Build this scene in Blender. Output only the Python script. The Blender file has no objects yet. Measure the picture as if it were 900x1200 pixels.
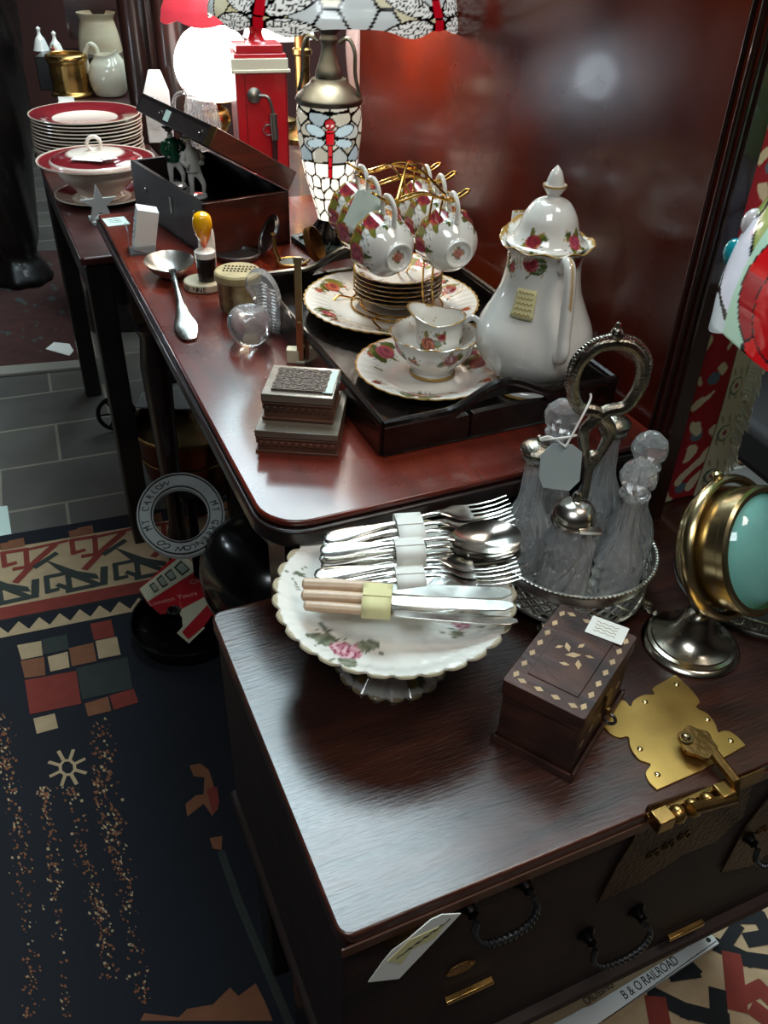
import bpy, bmesh, math, random
from mathutils import Vector, Matrix, noise as mnoise
random.seed(7)
SC = bpy.context.scene
COL = SC.collection
PI = math.pi
# ---------------------------------------------------------------- camera model (900x1200)
FPX = 1000.0; HC = 1.24
DN = Vector((-50, 1376, 1000)).normalized()
_f = Vector((0, 0, 1)); CY = (_f - _f.dot(DN)*DN).normalized(); CZ = -DN; CX = CY.cross(CZ)
def ray(px, py):
    r = Vector((px-450, py-600, FPX)); return Vector((r.dot(CX), r.dot(CY), r.dot(CZ)))
def at(px, py, z):
    r = ray(px, py); s = (z-HC)/r.z; return Vector((r.x*s, r.y*s, z))
def aty(px, py, y):
    r = ray(px, py); s = y/r.y; return Vector((r.x*s, y, HC+r.z*s))
A = math.radians(25); cA, sA = math.cos(A), math.sin(A)
def xy(u, v, z=0): return Vector((u*cA-v*sA, u*sA+v*cA, z))
def uv(p): return (p[0]*cA+p[1]*sA, -p[0]*sA+p[1]*cA, p[2])
def onv(px, py, v0):                       # point of the plane v = v0 -> (u, z)
    r = uv(ray(px, py)); s = v0/r[1]; return (s*r[0], HC+s*r[2])
def onu(px, py, u0):
    r = uv(ray(px, py)); s = u0/r[0]; return (s*r[1], HC+s*r[2])
TT = 0.76; CT = 0.645
# ---------------------------------------------------------------- materials
def srgb(h):
    h = h.lstrip('#'); c = [int(h[i:i+2], 16)/255 for i in (0, 2, 4)]
    return tuple((x/12.92 if x <= .04045 else ((x+.055)/1.055)**2.4) for x in c)+(1,)
def newmat(name):
    m = bpy.data.materials.new(name); m.use_nodes = True
    nt = m.node_tree; b = nt.nodes['Principled BSDF']; return m, nt, b
def pbr(name, col, rough=.5, metal=0, coat=0, bump=0, bscale=200, var=0, vscale=8, trans=0, ior=1.5, emis=0, emcol=None, sss=0, spec=None, rvar=0):
    m, nt, b = newmat(name); L = nt.links
    if isinstance(col, str): col = srgb(col)
    b.inputs['Base Color'].default_value = col
    b.inputs['Roughness'].default_value = rough; b.inputs['Metallic'].default_value = metal
    b.inputs['Coat Weight'].default_value = coat; b.inputs['Coat Roughness'].default_value = .04
    b.inputs['Transmission Weight'].default_value = trans; b.inputs['IOR'].default_value = ior
    if spec is not None: b.inputs['Specular IOR Level'].default_value = spec
    if sss: b.inputs['Subsurface Weight'].default_value = sss; b.inputs['Subsurface Scale'].default_value = .005
    if emis:
        b.inputs['Emission Strength'].default_value = emis
        b.inputs['Emission Color'].default_value = srgb(emcol) if isinstance(emcol, str) else (emcol or col)
    tc = nt.nodes.new('ShaderNodeTexCoord')
    if var or rvar:
        n = nt.nodes.new('ShaderNodeTexNoise'); n.inputs['Scale'].default_value = vscale; n.inputs['Detail'].default_value = 6
        L.new(tc.outputs['Object'], n.inputs['Vector'])
        if var:
            r = nt.nodes.new('ShaderNodeMix'); r.data_type = 'RGBA'; r.blend_type = 'MULTIPLY'
            mr = nt.nodes.new('ShaderNodeMapRange'); mr.inputs['From Min'].default_value = .3; mr.inputs['From Max'].default_value = .7
            mr.inputs['To Min'].default_value = 1-var; mr.inputs['To Max'].default_value = 1
            L.new(n.outputs['Fac'], mr.inputs['Value'])
            r.inputs[0].default_value = 1; r.inputs[6].default_value = col; L.new(mr.outputs[0], r.inputs[7]); L.new(r.outputs[2], b.inputs['Base Color'])
        if rvar:
            mr = nt.nodes.new('ShaderNodeMapRange'); mr.inputs['From Min'].default_value = .3; mr.inputs['From Max'].default_value = .7
            mr.inputs['To Min'].default_value = rough; mr.inputs['To Max'].default_value = rough+rvar
            L.new(n.outputs['Fac'], mr.inputs['Value']); L.new(mr.outputs[0], b.inputs['Roughness'])
    if bump:
        n2 = nt.nodes.new('ShaderNodeTexNoise'); n2.inputs['Scale'].default_value = bscale; n2.inputs['Detail'].default_value = 4
        L.new(tc.outputs['Object'], n2.inputs['Vector'])
        bp = nt.nodes.new('ShaderNodeBump'); bp.inputs['Strength'].default_value = bump; bp.inputs['Distance'].default_value = .002
        L.new(n2.outputs['Fac'], bp.inputs['Height']); L.new(bp.outputs[0], b.inputs['Normal'])
    return m
def wood(name, c1, c2, rough=.25, scale=(1, 14, 14), coat=.3, bump=.15, patch=None, pscale=3, grain=6, rvar=.1, speckle=0, crough=.06):
    m, nt, b = newmat(name); L = nt.links; N = nt.nodes
    tc = N.new('ShaderNodeTexCoord'); mp = N.new('ShaderNodeMapping'); mp.inputs['Scale'].default_value = scale
    L.new(tc.outputs['Object'], mp.inputs['Vector'])
    n = N.new('ShaderNodeTexNoise'); n.inputs['Scale'].default_value = grain; n.inputs['Detail'].default_value = 8; n.inputs['Distortion'].default_value = .6
    L.new(mp.outputs[0], n.inputs['Vector'])
    cr = N.new('ShaderNodeValToRGB'); cr.color_ramp.elements[0].position = .33; cr.color_ramp.elements[1].position = .68
    cr.color_ramp.elements[0].color = srgb(c1); cr.color_ramp.elements[1].color = srgb(c2)
    L.new(n.outputs['Fac'], cr.inputs['Fac']); out = cr.outputs[0]
    if patch:
        n3 = N.new('ShaderNodeTexNoise'); n3.inputs['Scale'].default_value = pscale; n3.inputs['Detail'].default_value = 5
        L.new(tc.outputs['Object'], n3.inputs['Vector'])
        mr = N.new('ShaderNodeMapRange'); mr.inputs['From Min'].default_value = .42; mr.inputs['From Max'].default_value = .72
        L.new(n3.outputs['Fac'], mr.inputs['Value'])
        mx = N.new('ShaderNodeMix'); mx.data_type = 'RGBA'; mx.inputs[7].default_value = srgb(patch)
        L.new(mr.outputs[0], mx.inputs[0]); L.new(out, mx.inputs[6]); out = mx.outputs[2]
    L.new(out, b.inputs['Base Color'])
    b.inputs['Coat Weight'].default_value = coat; b.inputs['Coat Roughness'].default_value = crough
    n4 = N.new('ShaderNodeTexNoise'); n4.inputs['Scale'].default_value = 9; n4.inputs['Detail'].default_value = 6
    L.new(tc.outputs['Object'], n4.inputs['Vector'])
    m2 = N.new('ShaderNodeMapRange'); m2.inputs['From Min'].default_value = .3; m2.inputs['From Max'].default_value = .7
    m2.inputs['To Min'].default_value = rough; m2.inputs['To Max'].default_value = rough+rvar
    L.new(n4.outputs['Fac'], m2.inputs['Value']); L.new(m2.outputs[0], b.inputs['Roughness'])
    if bump:
        bp = N.new('ShaderNodeBump'); bp.inputs['Strength'].default_value = bump; bp.inputs['Distance'].default_value = .0015
        L.new(n.outputs['Fac'], bp.inputs['Height']); L.new(bp.outputs[0], b.inputs['Normal'])
        if speckle:
            n5 = N.new('ShaderNodeTexNoise'); n5.inputs['Scale'].default_value = speckle; n5.inputs['Detail'].default_value = 3
            L.new(mp.outputs[0], n5.inputs['Vector'])
            ad = N.new('ShaderNodeMath'); ad.operation = 'ADD'; L.new(n.outputs['Fac'], ad.inputs[0]); L.new(n5.outputs['Fac'], ad.inputs[1]); L.new(ad.outputs[0], bp.inputs['Height'])
    return m
def vcol(name, rough=.1, coat=.6, metal=0, emis=0, bump=0, bscale=300, trans=0, spec=None):
    m, nt, b = newmat(name); L = nt.links
    a = nt.nodes.new('ShaderNodeAttribute'); a.attribute_name = 'Col'
    L.new(a.outputs['Color'], b.inputs['Base Color']); b.inputs['Roughness'].default_value = rough
    b.inputs['Coat Weight'].default_value = coat; b.inputs['Metallic'].default_value = metal; b.inputs['Transmission Weight'].default_value = trans
    if spec is not None: b.inputs['Specular IOR Level'].default_value = spec
    if emis: L.new(a.outputs['Color'], b.inputs['Emission Color']); b.inputs['Emission Strength'].default_value = emis
    if bump:
        tc = nt.nodes.new('ShaderNodeTexCoord'); n2 = nt.nodes.new('ShaderNodeTexNoise'); n2.inputs['Scale'].default_value = bscale
        L.new(tc.outputs['Object'], n2.inputs['Vector']); bp = nt.nodes.new('ShaderNodeBump'); bp.inputs['Strength'].default_value = bump; bp.inputs['Distance'].default_value = .002
        L.new(n2.outputs['Fac'], bp.inputs['Height']); L.new(bp.outputs[0], b.inputs['Normal'])
    return m
M = {}
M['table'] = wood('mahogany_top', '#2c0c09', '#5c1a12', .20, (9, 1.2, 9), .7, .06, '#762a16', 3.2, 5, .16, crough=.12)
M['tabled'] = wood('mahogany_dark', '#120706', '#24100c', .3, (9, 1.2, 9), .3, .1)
M['panel'] = wood('mahogany_panel', '#360f09', '#661f0f', .15, (9, 1.0, 1.0), .12, .02, '#a04418', 1.5, 3, .14)
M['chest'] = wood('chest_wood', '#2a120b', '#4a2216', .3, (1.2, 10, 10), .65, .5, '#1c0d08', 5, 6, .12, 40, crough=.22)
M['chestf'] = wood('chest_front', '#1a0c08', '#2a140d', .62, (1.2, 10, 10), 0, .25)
M['tray'] = wood('ebonised_wood', '#0a0706', '#1c1412', .16, (10, 1.5, 10), .5, .1)
M['blackw'] = wood('black_wood', '#080606', '#140d0b', .35, (10, 1.5, 10), .2, .1)
M['boxw'] = wood('writing_box_wood', '#2a0f08', '#571f12', .3, (1.2, 10, 10), .3, .1)
M['boxd'] = wood('writing_box_dark', '#140a09', '#26120e', .5, (1.2, 10, 10), .05, .1)
M['carved'] = wood('carved_walnut', '#3a2219', '#6d4432', .4, (1.2, 10, 10), .1, .3)
M['inlaid'] = wood('inlaid_box_wood', '#2a140d', '#553021', .42, (3, 10, 10), .1, .5, '#1b0d09', 14)
M['dkbrown'] = wood('dark_brown_wood', '#180d0a', '#331812', .3, (10, 10, 1), .3, .1)
M['cab'] = wood('cabinet_red_wood', '#1e0b0a', '#3e1712', .35, (1, 8, 8), .2, .1)
M['silver'] = pbr('silver', '#d8d4cc', .14, 1, rvar=.14, vscale=40, var=.15)
M['silverd'] = pbr('old_silver', '#a69e90', .24, 1, bump=.4, bscale=350, var=.45, vscale=60)
M['pewter'] = pbr('pewter', '#a09e96', .4, 1, var=.3, vscale=15, bump=.1)
M['pewterd'] = pbr('dark_pewter', '#77777a', .34, 1, var=.3, vscale=25)
M['brass'] = pbr('brass', '#c9a060', .22, 1, var=.3, vscale=25, rvar=.15)
M['brassp'] = pbr('brass_plate', '#dbb468', .34, 1, var=.25, vscale=18, rvar=.12)
M['brassd'] = pbr('aged_brass', '#8f6f42', .42, 1, var=.5, vscale=30, bump=.3)
M['brassg'] = pbr('pale_brass', '#d8c496', .24, 1, var=.2, vscale=30)
M['copper'] = pbr('copper', '#8a4b30', .3, 1, var=.4, vscale=18, bump=.3, bscale=60)
M['gold'] = pbr('gilt_wire', '#d9a94e', .2, 1)
M['iron'] = pbr('black_iron', '#1a1716', .4, .9, bump=.3)
M['blackm'] = pbr('black_gloss_metal', '#0b0b0b', .22, .2, coat=.3)
M['china'] = pbr('china_white', '#ece8e0', .1, coat=.7, sss=0)
M['chinac'] = pbr('china_cream', '#d8cdb6', .14, coat=.6)
M['glass'] = pbr('cut_glass', '#ffffff', .01, trans=.86, ior=1.5)
M['nickel'] = pbr('nickel', '#d6cfbe', .2, 1, var=.2, vscale=20)
M['neckpewter'] = pbr('neck_pewter', '#6c6e68', .45, 1, var=.3, vscale=20)
M['silverl'] = pbr('ladle_silver', '#e0ddd6', .3, 1)
M['signwhite'] = pbr('dull_white_enamel', '#9a9b97', .5, bump=.2)
M['glassf'] = pbr('frosted_cut_glass', '#ffffff', .12, trans=.9, ior=1.45, bump=.6, bscale=120)
M['white'] = pbr('white_paint', '#d9d9d6', .5, bump=.2)
M['paper'] = pbr('paper', '#e4e3dc', .7)
M['paperg'] = pbr('pale_green_paper', '#bfcfc6', .6)
M['papery'] = pbr('yellow_paper', '#d8d09a', .7)
M['ink'] = pbr('ink', '#252320', .7)
M['black'] = pbr('black', '#080808', .35)
M['red'] = pbr('red_enamel', '#b3121c', .3, coat=.4, var=.15)
M['bone'] = pbr('bone_ivory', '#c9a98a', .35, var=.3, vscale=30)
M['ivory'] = pbr('ivory', '#d8ccae', .4, var=.15)
M['cream'] = pbr('cream_resin', '#cfc0a2', .45, var=.2)
M['mop'] = pbr('pearl_inlay', '#c9ab84', .3, var=.35, vscale=60)
M['leather'] = pbr('dark_velvet', '#0c0808', .8)
def wall(name, c): return pbr(name, c, .8, var=.25, vscale=2)

# ---------------------------------------------------------------- mesh builder
class MB:
    def __init__(s, mats=None): s.bm = bmesh.new(); s.mi = 0; s.X = Matrix.Identity(4)
    def _v(s, p): return s.bm.verts.new(s.X @ Vector(p))
    def _f(s, vs):
        try: f = s.bm.faces.new(vs); f.material_index = s.mi; f.smooth = True; return f
        except ValueError: return None
    def box(s, cx, cy, cz, sx, sy, sz, T=None):
        T = T or Matrix.Identity(4)
        v = [s._v(T @ Vector((cx+a*sx/2, cy+b*sy/2, cz+c*sz/2))) for c in (-1, 1) for a, b in ((-1, -1), (1, -1), (1, 1), (-1, 1))]
        for q in ((3, 2, 1, 0), (4, 5, 6, 7), (0, 1, 5, 4), (1, 2, 6, 5), (2, 3, 7, 6), (3, 0, 4, 7)): s._f([v[i] for i in q])
        return s
    def prism(s, pts, z0, z1, T=None, scale1=1.0):
        T = T or Matrix.Identity(4)
        ar = sum(pts[i][0]*pts[(i+1) % len(pts)][1]-pts[(i+1) % len(pts)][0]*pts[i][1] for i in range(len(pts)))
        if ar < 0: pts = pts[::-1]
        n = len(pts); cx = sum(p[0] for p in pts)/n; cy = sum(p[1] for p in pts)/n
        a = [s._v(T @ Vector((p[0], p[1], z0))) for p in pts]
        b = [s._v(T @ Vector((cx+(p[0]-cx)*scale1, cy+(p[1]-cy)*scale1, z1))) for p in pts]
        s._f(a[::-1]); s._f(b)
        for i in range(n): s._f([a[i], a[(i+1) % n], b[(i+1) % n], b[i]])
        return s
    def lathe(s, prof, n=48, fn=None, T=None, a0=0, a1=2*PI, cap=True):
        T = T or Matrix.Identity(4); full = abs(a1-a0-2*PI) < 1e-6; rings = []
        for i, (r, z) in enumerate(prof):
            if r < 1e-6 and full: rings.append([s._v(T @ Vector((0, 0, z)))]); continue
            ring = []
            for k in range(n if full else n+1):
                th = a0+(a1-a0)*k/n
                rr, zz = (r, z) if fn is None else fn(th, i, r, z)
                ring.append(s._v(T @ Vector((rr*math.cos(th), rr*math.sin(th), zz))))
            rings.append(ring)
        for i in range(len(rings)-1):
            p, q = rings[i], rings[i+1]; m = n if full else n
            for k in range(m):
                k2 = (k+1) % n if full else k+1
                if len(p) == 1 and len(q) == 1: continue
                if len(p) == 1: s._f([p[0], q[k2], q[k]])
                elif len(q) == 1: s._f([p[k], p[k2], q[0]])
                else: s._f([p[k], p[k2], q[k2], q[k]])
        if cap and full:
            if len(rings[0]) > 1: s._f(rings[0][::-1])
            if len(rings[-1]) > 1: s._f(rings[-1])
        return s
    def tube(s, path, r, n=8, closed=False, T=None, flat=1.0, ref=None):
        T = T or Matrix.Identity(4); P = [Vector(p) for p in path]; m = len(P); rings = []; up = Vector(ref) if ref else None
        for i in range(m):
            if closed: t = (P[(i+1) % m]-P[(i-1) % m])
            else: t = P[min(i+1, m-1)]-P[max(i-1, 0)]
            if t.length < 1e-9: t = Vector((0, 0, 1))
            t.normalize()
            if up is None: up = Vector((0, 0, 1)) if abs(t.z) < .9 else Vector((1, 0, 0))
            sd = t.cross(up)
            if sd.length < 1e-6: sd = t.orthogonal()
            sd.normalize(); u2 = sd.cross(t).normalized()
            if ref is None: up = u2
            rr = r[i] if isinstance(r, (list, tuple)) else r
            rings.append([s._v(T @ (P[i]+sd*rr*math.cos(2*PI*k/n)+u2*rr*flat*math.sin(2*PI*k/n))) for k in range(n)])
        rg = range(m if closed else m-1)
        for i in rg:
            p, q = rings[i], rings[(i+1) % m]
            for k in range(n): s._f([p[k], p[(k+1) % n], q[(k+1) % n], q[k]])
        if not closed: s._f(rings[0][::-1]); s._f(rings[-1])
        return s
    def ball(s, c, r, n=12, T=None):
        if not isinstance(r, (list, tuple)): r = (r, r, r)
        T2 = (T or Matrix.Identity(4)) @ Matrix.Translation(Vector(c)) @ Matrix.Diagonal((r[0], r[1], r[2], 1))
        return s.lathe([(math.sin(PI*i/(n//2)) if 0 < i < n//2 else 0, -math.cos(PI*i/(n//2))) for i in range(n//2+1)], n, None, T2)
    def torus(s, c, R, r, n=32, k=8, T=None, flat=1):
        T2 = (T or Matrix.Identity(4)) @ Matrix.Translation(Vector(c))
        return s.tube([(R*math.cos(2*PI*i/n), R*math.sin(2*PI*i/n), 0) for i in range(n)], r, k, True, T2, flat, (0, 0, 1))
    def grid(s, fn, nu, nv, closeu=False):
        G = [[s._v(fn(i/(nu if closeu else nu), j/nv)) for j in range(nv+1)] for i in range(nu if closeu else nu+1)]
        for i in range(nu):
            for j in range(nv):
                i2 = (i+1) % nu if closeu else i+1
                s._f([G[i][j], G[i2][j], G[i2][j+1], G[i][j+1]])
        return s
    def poly(s, pts):
        return s._f([s._v(p) for p in pts])
    def text(s, txt, size, T, ext=.0004, align='CENTER'):
        cu = bpy.data.curves.new('lettering', 'FONT'); cu.body = txt; cu.size = size; cu.extrude = ext; cu.align_x = align; cu.align_y = 'CENTER'
        o = bpy.data.objects.new('lettering', cu); COL.objects.link(o); dg = bpy.context.evaluated_depsgraph_get()
        me = bpy.data.meshes.new_from_object(o.evaluated_get(dg)); vs = [s._v(T @ v.co) for v in me.vertices]
        for p in me.polygons: s._f([vs[i] for i in p.vertices])
        bpy.data.objects.remove(o); bpy.data.curves.remove(cu); bpy.data.meshes.remove(me); return s
    def build(s, name, mats, parent=None, angle=35, bevel=0, sub=0, seg=2, solid=0, flat=False, paint=None, loc=None, fixn=True, outer=False):
        if fixn: bmesh.ops.recalc_face_normals(s.bm, faces=s.bm.faces)
        me = bpy.data.meshes.new(name); s.bm.to_mesh(me); s.bm.free()
        if not isinstance(mats, (list, tuple)): mats = [mats]
        for m in mats: me.materials.append(M[m] if isinstance(m, str) else m)
        if flat:
            for p in me.polygons: p.use_smooth = False
        else: me.set_sharp_from_angle(angle=math.radians(angle))
        if paint:
            ca = me.color_attributes.new('Col', 'FLOAT_COLOR', 'POINT')
            for i, v in enumerate(me.vertices):
                c = paint(v.co)
                if outer and (v.normal.x*v.co.x+v.normal.y*v.co.y) < -1e-6*0 and not (c[0] < .6 and c[1] < .35 and c[2] < .12 and c[0] > .3 and c[1] > .2): c = WHITE
                ca.data[i].color = (c[0], c[1], c[2], 1)
        o = bpy.data.objects.new(name, me); COL.objects.link(o)
        if parent: o.parent = parent
        if loc: o.location = loc
        if solid:
            md = o.modifiers.new('solid', 'SOLIDIFY'); md.thickness = solid; md.offset = 0
        if bevel:
            md = o.modifiers.new('bevel', 'BEVEL'); md.width = bevel; md.segments = seg; md.limit_method = 'ANGLE'; md.angle_limit = math.radians(40)
        if sub:
            md = o.modifiers.new('sub', 'SUBSURF'); md.levels = sub; md.render_levels = sub
        return o
def tag(o, label, cat, group=None, kind=None):
    if label: o['label'] = label
    if cat: o['category'] = cat
    if group: o['group'] = group
    if kind: o['kind'] = kind
    return o
def thing(name, label, cat, loc=(0, 0, 0), rotz=0, group=None, rot=None):
    o = bpy.data.objects.new(name, None); COL.objects.link(o); o.empty_display_size = .05
    o.location = loc; o.rotation_euler = rot if rot else (0, 0, rotz)
    return tag(o, label, cat, group)
def struct(o): o['kind'] = 'structure'; return o
def wm(o): return Matrix.LocRotScale(Vector(o.location), o.rotation_euler, Vector((1, 1, 1)))
def copy_thing(r, loc, rot, label=None, group=None):
    def cp(o, par):
        c = o.copy(); COL.objects.link(c)
        if par: c.parent = par
        for ch in list(o.children): cp(ch, c)
        return c
    c = cp(r, None); c.location = loc
    if rot is not None: c.rotation_euler = rot if isinstance(rot, (tuple, list)) or hasattr(rot, 'x') else (0, 0, rot)
    if label: c['label'] = label
    if group: c['group'] = group
    return c
R3 = lambda a, ax: Matrix.Rotation(a, 4, ax)
TR = lambda *p: Matrix.Translation(Vector(p))
def rrect(x0, y0, x1, y1, r, n=6, corners=(1, 1, 1, 1)):
    pts = []
    for (cx, cy, a, on) in ((x1-r, y1-r, 0, corners[0]), (x0+r, y1-r, 90, corners[1]), (x0+r, y0+r, 180, corners[2]), (x1-r, y0+r, 270, corners[3])):
        if not on:
            pts.append((x1 if a in (0, 270) else x0, y1 if a in (0, 90) else y0)); continue
        for k in range(n+1):
            t = math.radians(a+90*k/n); pts.append((cx+r*math.cos(t), cy+r*math.sin(t)))
    return pts
def smooth(prof, n=4):                      # Catmull-Rom through profile points
    out = []
    for i in range(len(prof)-1):
        p0 = prof[max(i-1, 0)]; p1 = prof[i]; p2 = prof[i+1]; p3 = prof[min(i+2, len(prof)-1)]
        for k in range(n):
            t = k/n; out.append(tuple(.5*((2*p1[d])+(-p0[d]+p2[d])*t+(2*p0[d]-5*p1[d]+4*p2[d]-p3[d])*t*t+(-p0[d]+3*p1[d]-3*p2[d]+p3[d])*t**3) for d in range(len(p1))))
    out.append(tuple(prof[-1])); return out
WHITE = srgb('#ece8e0')[:3]
def rose_paint(flowers, base=WHITE, gold=None, palette=0):
    """flowers: list of (Vector centre, radius, seed)"""
    red = (srgb('#9c1c2e')[:3], srgb('#d0506a')[:3], srgb('#c9683a')[:3], srgb('#b98a2c')[:3])
    grn = (srgb('#4c5a24')[:3], srgb('#7d7a34')[:3]); vio = srgb('#5a4a60')[:3]
    def f(co):
        if gold:
            g = gold(co)
            if g: return srgb('#b08a48')[:3]
        for c, r, sd in flowers:
            d = (co-c).length
            if d > r*2.1: continue
            q = co-c; n = c.normalized() if c.length else Vector((0, 0, 1)); ax = n.orthogonal().normalized(); ay = n.cross(ax)
            a = math.atan2(q.dot(ay), q.dot(ax))+sd; k = d/r
            if k < 1:
                s = .5+.5*math.sin(a*2+k*9+sd*3); base_c = red[sd % 2] if k < .75 or math.sin(a*3) > 0 else red[2]
                if sd % 3 == 2: base_c = red[2] if s > .3 else red[0]
                m = .45+.55*s
                return tuple(min(1, x*m+.02) for x in base_c)
            w = math.sin(a*4+sd*1.7)
            if k < 1+.85*max(0, w): return grn[int(sd+a*2) % 2]
            if k < 1.9 and math.sin(a*7+sd)*math.sin(k*14) > .72: return red[3] if math.sin(a*3) > 0 else vio
        return base
    return f
def bez(pts, n=10): return smooth([tuple(p) for p in pts], n)
# ================================================================= SETTING
def fl(px, py, z=0.0): return at(px, py, z)
floor_m, nt, b = newmat('slate_tiles')
tc = nt.nodes.new('ShaderNodeTexCoord'); mp = nt.nodes.new('ShaderNodeMapping'); mp.inputs['Rotation'].default_value = (0, 0, -math.radians(22))
mp.inputs['Location'].default_value = (.09, .13, 0)
br = nt.nodes.new('ShaderNodeTexBrick'); br.inputs['Scale'].default_value = 1; br.inputs['Brick Width'].default_value = .3; br.inputs['Row Height'].default_value = .2
br.inputs['Mortar Size'].default_value = .004; br.offset = .5; br.inputs['Color1'].default_value = srgb('#5c5752'); br.inputs['Color2'].default_value = srgb('#6c665e'); br.inputs['Mortar'].default_value = srgb('#99907f')
nt.links.new(tc.outputs['Object'], mp.inputs['Vector']); nt.links.new(mp.outputs[0], br.inputs['Vector'])
nz = nt.nodes.new('ShaderNodeTexNoise'); nz.inputs['Scale'].default_value = 6; nz.inputs['Detail'].default_value = 8; nt.links.new(tc.outputs['Object'], nz.inputs['Vector'])
mx = nt.nodes.new('ShaderNodeMix'); mx.data_type = 'RGBA'; mx.blend_type = 'MULTIPLY'; mx.inputs[0].default_value = .6
nt.links.new(br.outputs['Color'], mx.inputs[6]); nt.links.new(nz.outputs['Fac'], mx.inputs[7]); nt.links.new(mx.outputs[2], b.inputs['Base Color']); b.inputs['Roughness'].default_value = .5
M['floor'] = floor_m
m = MB(); m.box(0, 1.2, -.05, 6.4, 8.4, .1); struct(m.build('floor', 'floor'))
m = MB(); m.box(0, 5.45, 1.35, 6.4, .1, 2.7); struct(m.build('wall_back', wall('wall_back_paint', '#4a2420')))
m = MB(); m.box(-3.25, 1.2, 1.35, .1, 8.4, 2.7); struct(m.build('wall_left', wall('wall_left_paint', '#22130f')))
m = MB(); m.box(3.25, 1.2, 1.35, .1, 8.4, 2.7); struct(m.build('wall_right', wall('wall_right_paint', '#3a2a26')))
m = MB(); m.box(0, -3.05, 1.35, 6.4, .1, 2.7); struct(m.build('wall_front', wall('wall_front_paint', '#4a403a')))
m = MB(); m.box(0, 1.2, 2.75, 6.6, 8.6, .1); struct(m.build('ceiling', wall('ceiling_paint', '#8a8580')))

# ----- navy pictorial rug lying on the tiles, pattern woven into one mesh
ZC = [0]
def fpoly(mb, pts, mi, z, zoom=None):
    mb.mi = mi; ZC[0] += 1; z += (ZC[0] % 97)*4e-6
    q = [fl(*p) for p in pts]; cx = sum(p.x for p in q)/len(q)
    ar = sum(q[i].x*q[(i+1) % len(q)].y-q[(i+1) % len(q)].x*q[i].y for i in range(len(q)))
    if ar < 0: q = q[::-1]
    mb.poly([(p.x, p.y, z) for p in q])
def fstroke(mb, pts, w, mi, z):
    mb.mi = mi; q = [fl(*p) for p in pts]; ZC[0] += 1; z += (ZC[0] % 97)*4e-6
    for i in range(len(q)-1):
        a, b = q[i], q[i+1]; t = (b-a); t.z = 0
        if t.length < 1e-6: continue
        t.normalize(); n = Vector((-t.y, t.x, 0))*w/2; a = a-t*w*.35; b = b+t*w*.35
        zz = z+.00005*i
        mb.poly([(a-n).xy[:]+(zz,), (b-n).xy[:]+(zz,), (b+n).xy[:]+(zz,), (a+n).xy[:]+(zz,)])
Z1 = lambda pts: [(x/2.8125, 380+y/2.8125) for x, y in pts]
Z2 = lambda pts: [(x/2, 600+y/2) for x, y in pts]
rm = [pbr('rug_navy', '#0c0f19', .95, var=.3, vscale=6), pbr('rug_cream', '#a58c6c', .95, var=.2, vscale=40), pbr('rug_red', '#742a20', .95, var=.2, vscale=40),
      pbr('rug_dark_green', '#2b302c', .95, var=.2, vscale=40), pbr('rug_brown', '#75482f', .95, var=.2, vscale=40), pbr('rug_black', '#0f1114', .95)]
rug = MB(); RA = math.radians(20.5)
def ra(p): return Vector((p.x*math.cos(RA)+p.y*math.sin(RA), -p.x*math.sin(RA)+p.y*math.cos(RA)))
def rxy(a, b): return Vector((a*math.cos(RA)-b*math.sin(RA), a*math.sin(RA)+b*math.cos(RA)))
b_far = ra(fl(80, 617)).y
rug.mi = 0
base = [rxy(-1.0, b_far), rxy(-1.0, -.9), rxy(.27, -.9), rxy(.27, b_far)]
rug.prism([(p.x, p.y) for p in base], 0.0005, .006)
def band(b0, b1, mi, z=.0068, a0=-.98, a1=.26):
    rug.mi = mi; q = [rxy(a0, b0), rxy(a1, b0), rxy(a1, b1), rxy(a0, b1)]; rug.poly([(p.x, p.y, z) for p in q])
b1 = ra(fl(80, 633)).y; b2 = ra(fl(80, 700)).y; b3 = ra(fl(80, 714)).y; b4 = ra(fl(80, 730)).y
band(b2, b1, 1); band(b3, b2, 2); band(b3-.01, b3, 5)
rug.mi = 1
for i in range(30):
    a = -.97+i*.04; q = [rxy(a, b3-.015), rxy(a, b3-.055), rxy(a+.04, b3-.055), rxy(a+.04, b3-.015), rxy(a+.02, b3-.045)]
    rug.poly([(p.x, p.y, .0068) for p in (q[0], q[1], q[4])]); rug.poly([(p.x, p.y, .0068) for p in (q[1], q[2], q[4])]); rug.poly([(p.x, p.y, .0068) for p in (q[2], q[3], q[4])])
zz = .0074; W = .016
for dx, dy in ((0, 0), (226, -42), (452, -84), (-226, 42)):
    s = lambda pts: Z1([(x+dx, y+dy) for x, y in pts])
    fstroke(rug, s([(52, 795), (18, 805), (12, 762), (88, 750), (92, 808), (50, 815)]), W*.75, 2, zz)
    fstroke(rug, s([(58, 855), (120, 790), (180, 738)]), W, 2, zz+.0004); fstroke(rug, s([(88, 752), (222, 722)]), W*.6, 2, zz)
    fstroke(rug, s([(120, 808), (185, 765)]), W*.8, 3, zz+.0008)
    fpoly(rug, s([(150, 785), (255, 822), (320, 832), (330, 848), (225, 842)]), 3, zz+.0006)
    fstroke(rug, s([(192, 882), (160, 890), (155, 842), (225, 828), (232, 880), (195, 868)]), W*.75, 3, zz)
    fstroke(rug, s([(-2, 870), (100, 908), (0, 930)]), W*.8, 3, zz+.0005); fstroke(rug, s([(118, 905), (118, 868)]), W, 3, zz); fstroke(rug, s([(345, 848), (345, 812)]), W, 3, zz)
    fpoly(rug, s([(30, 722), (80, 712), (85, 740), (36, 748)]), 4, zz); fpoly(rug, s([(228, 690), (296, 676), (300, 700), (232, 712)]), 4, zz)
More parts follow.
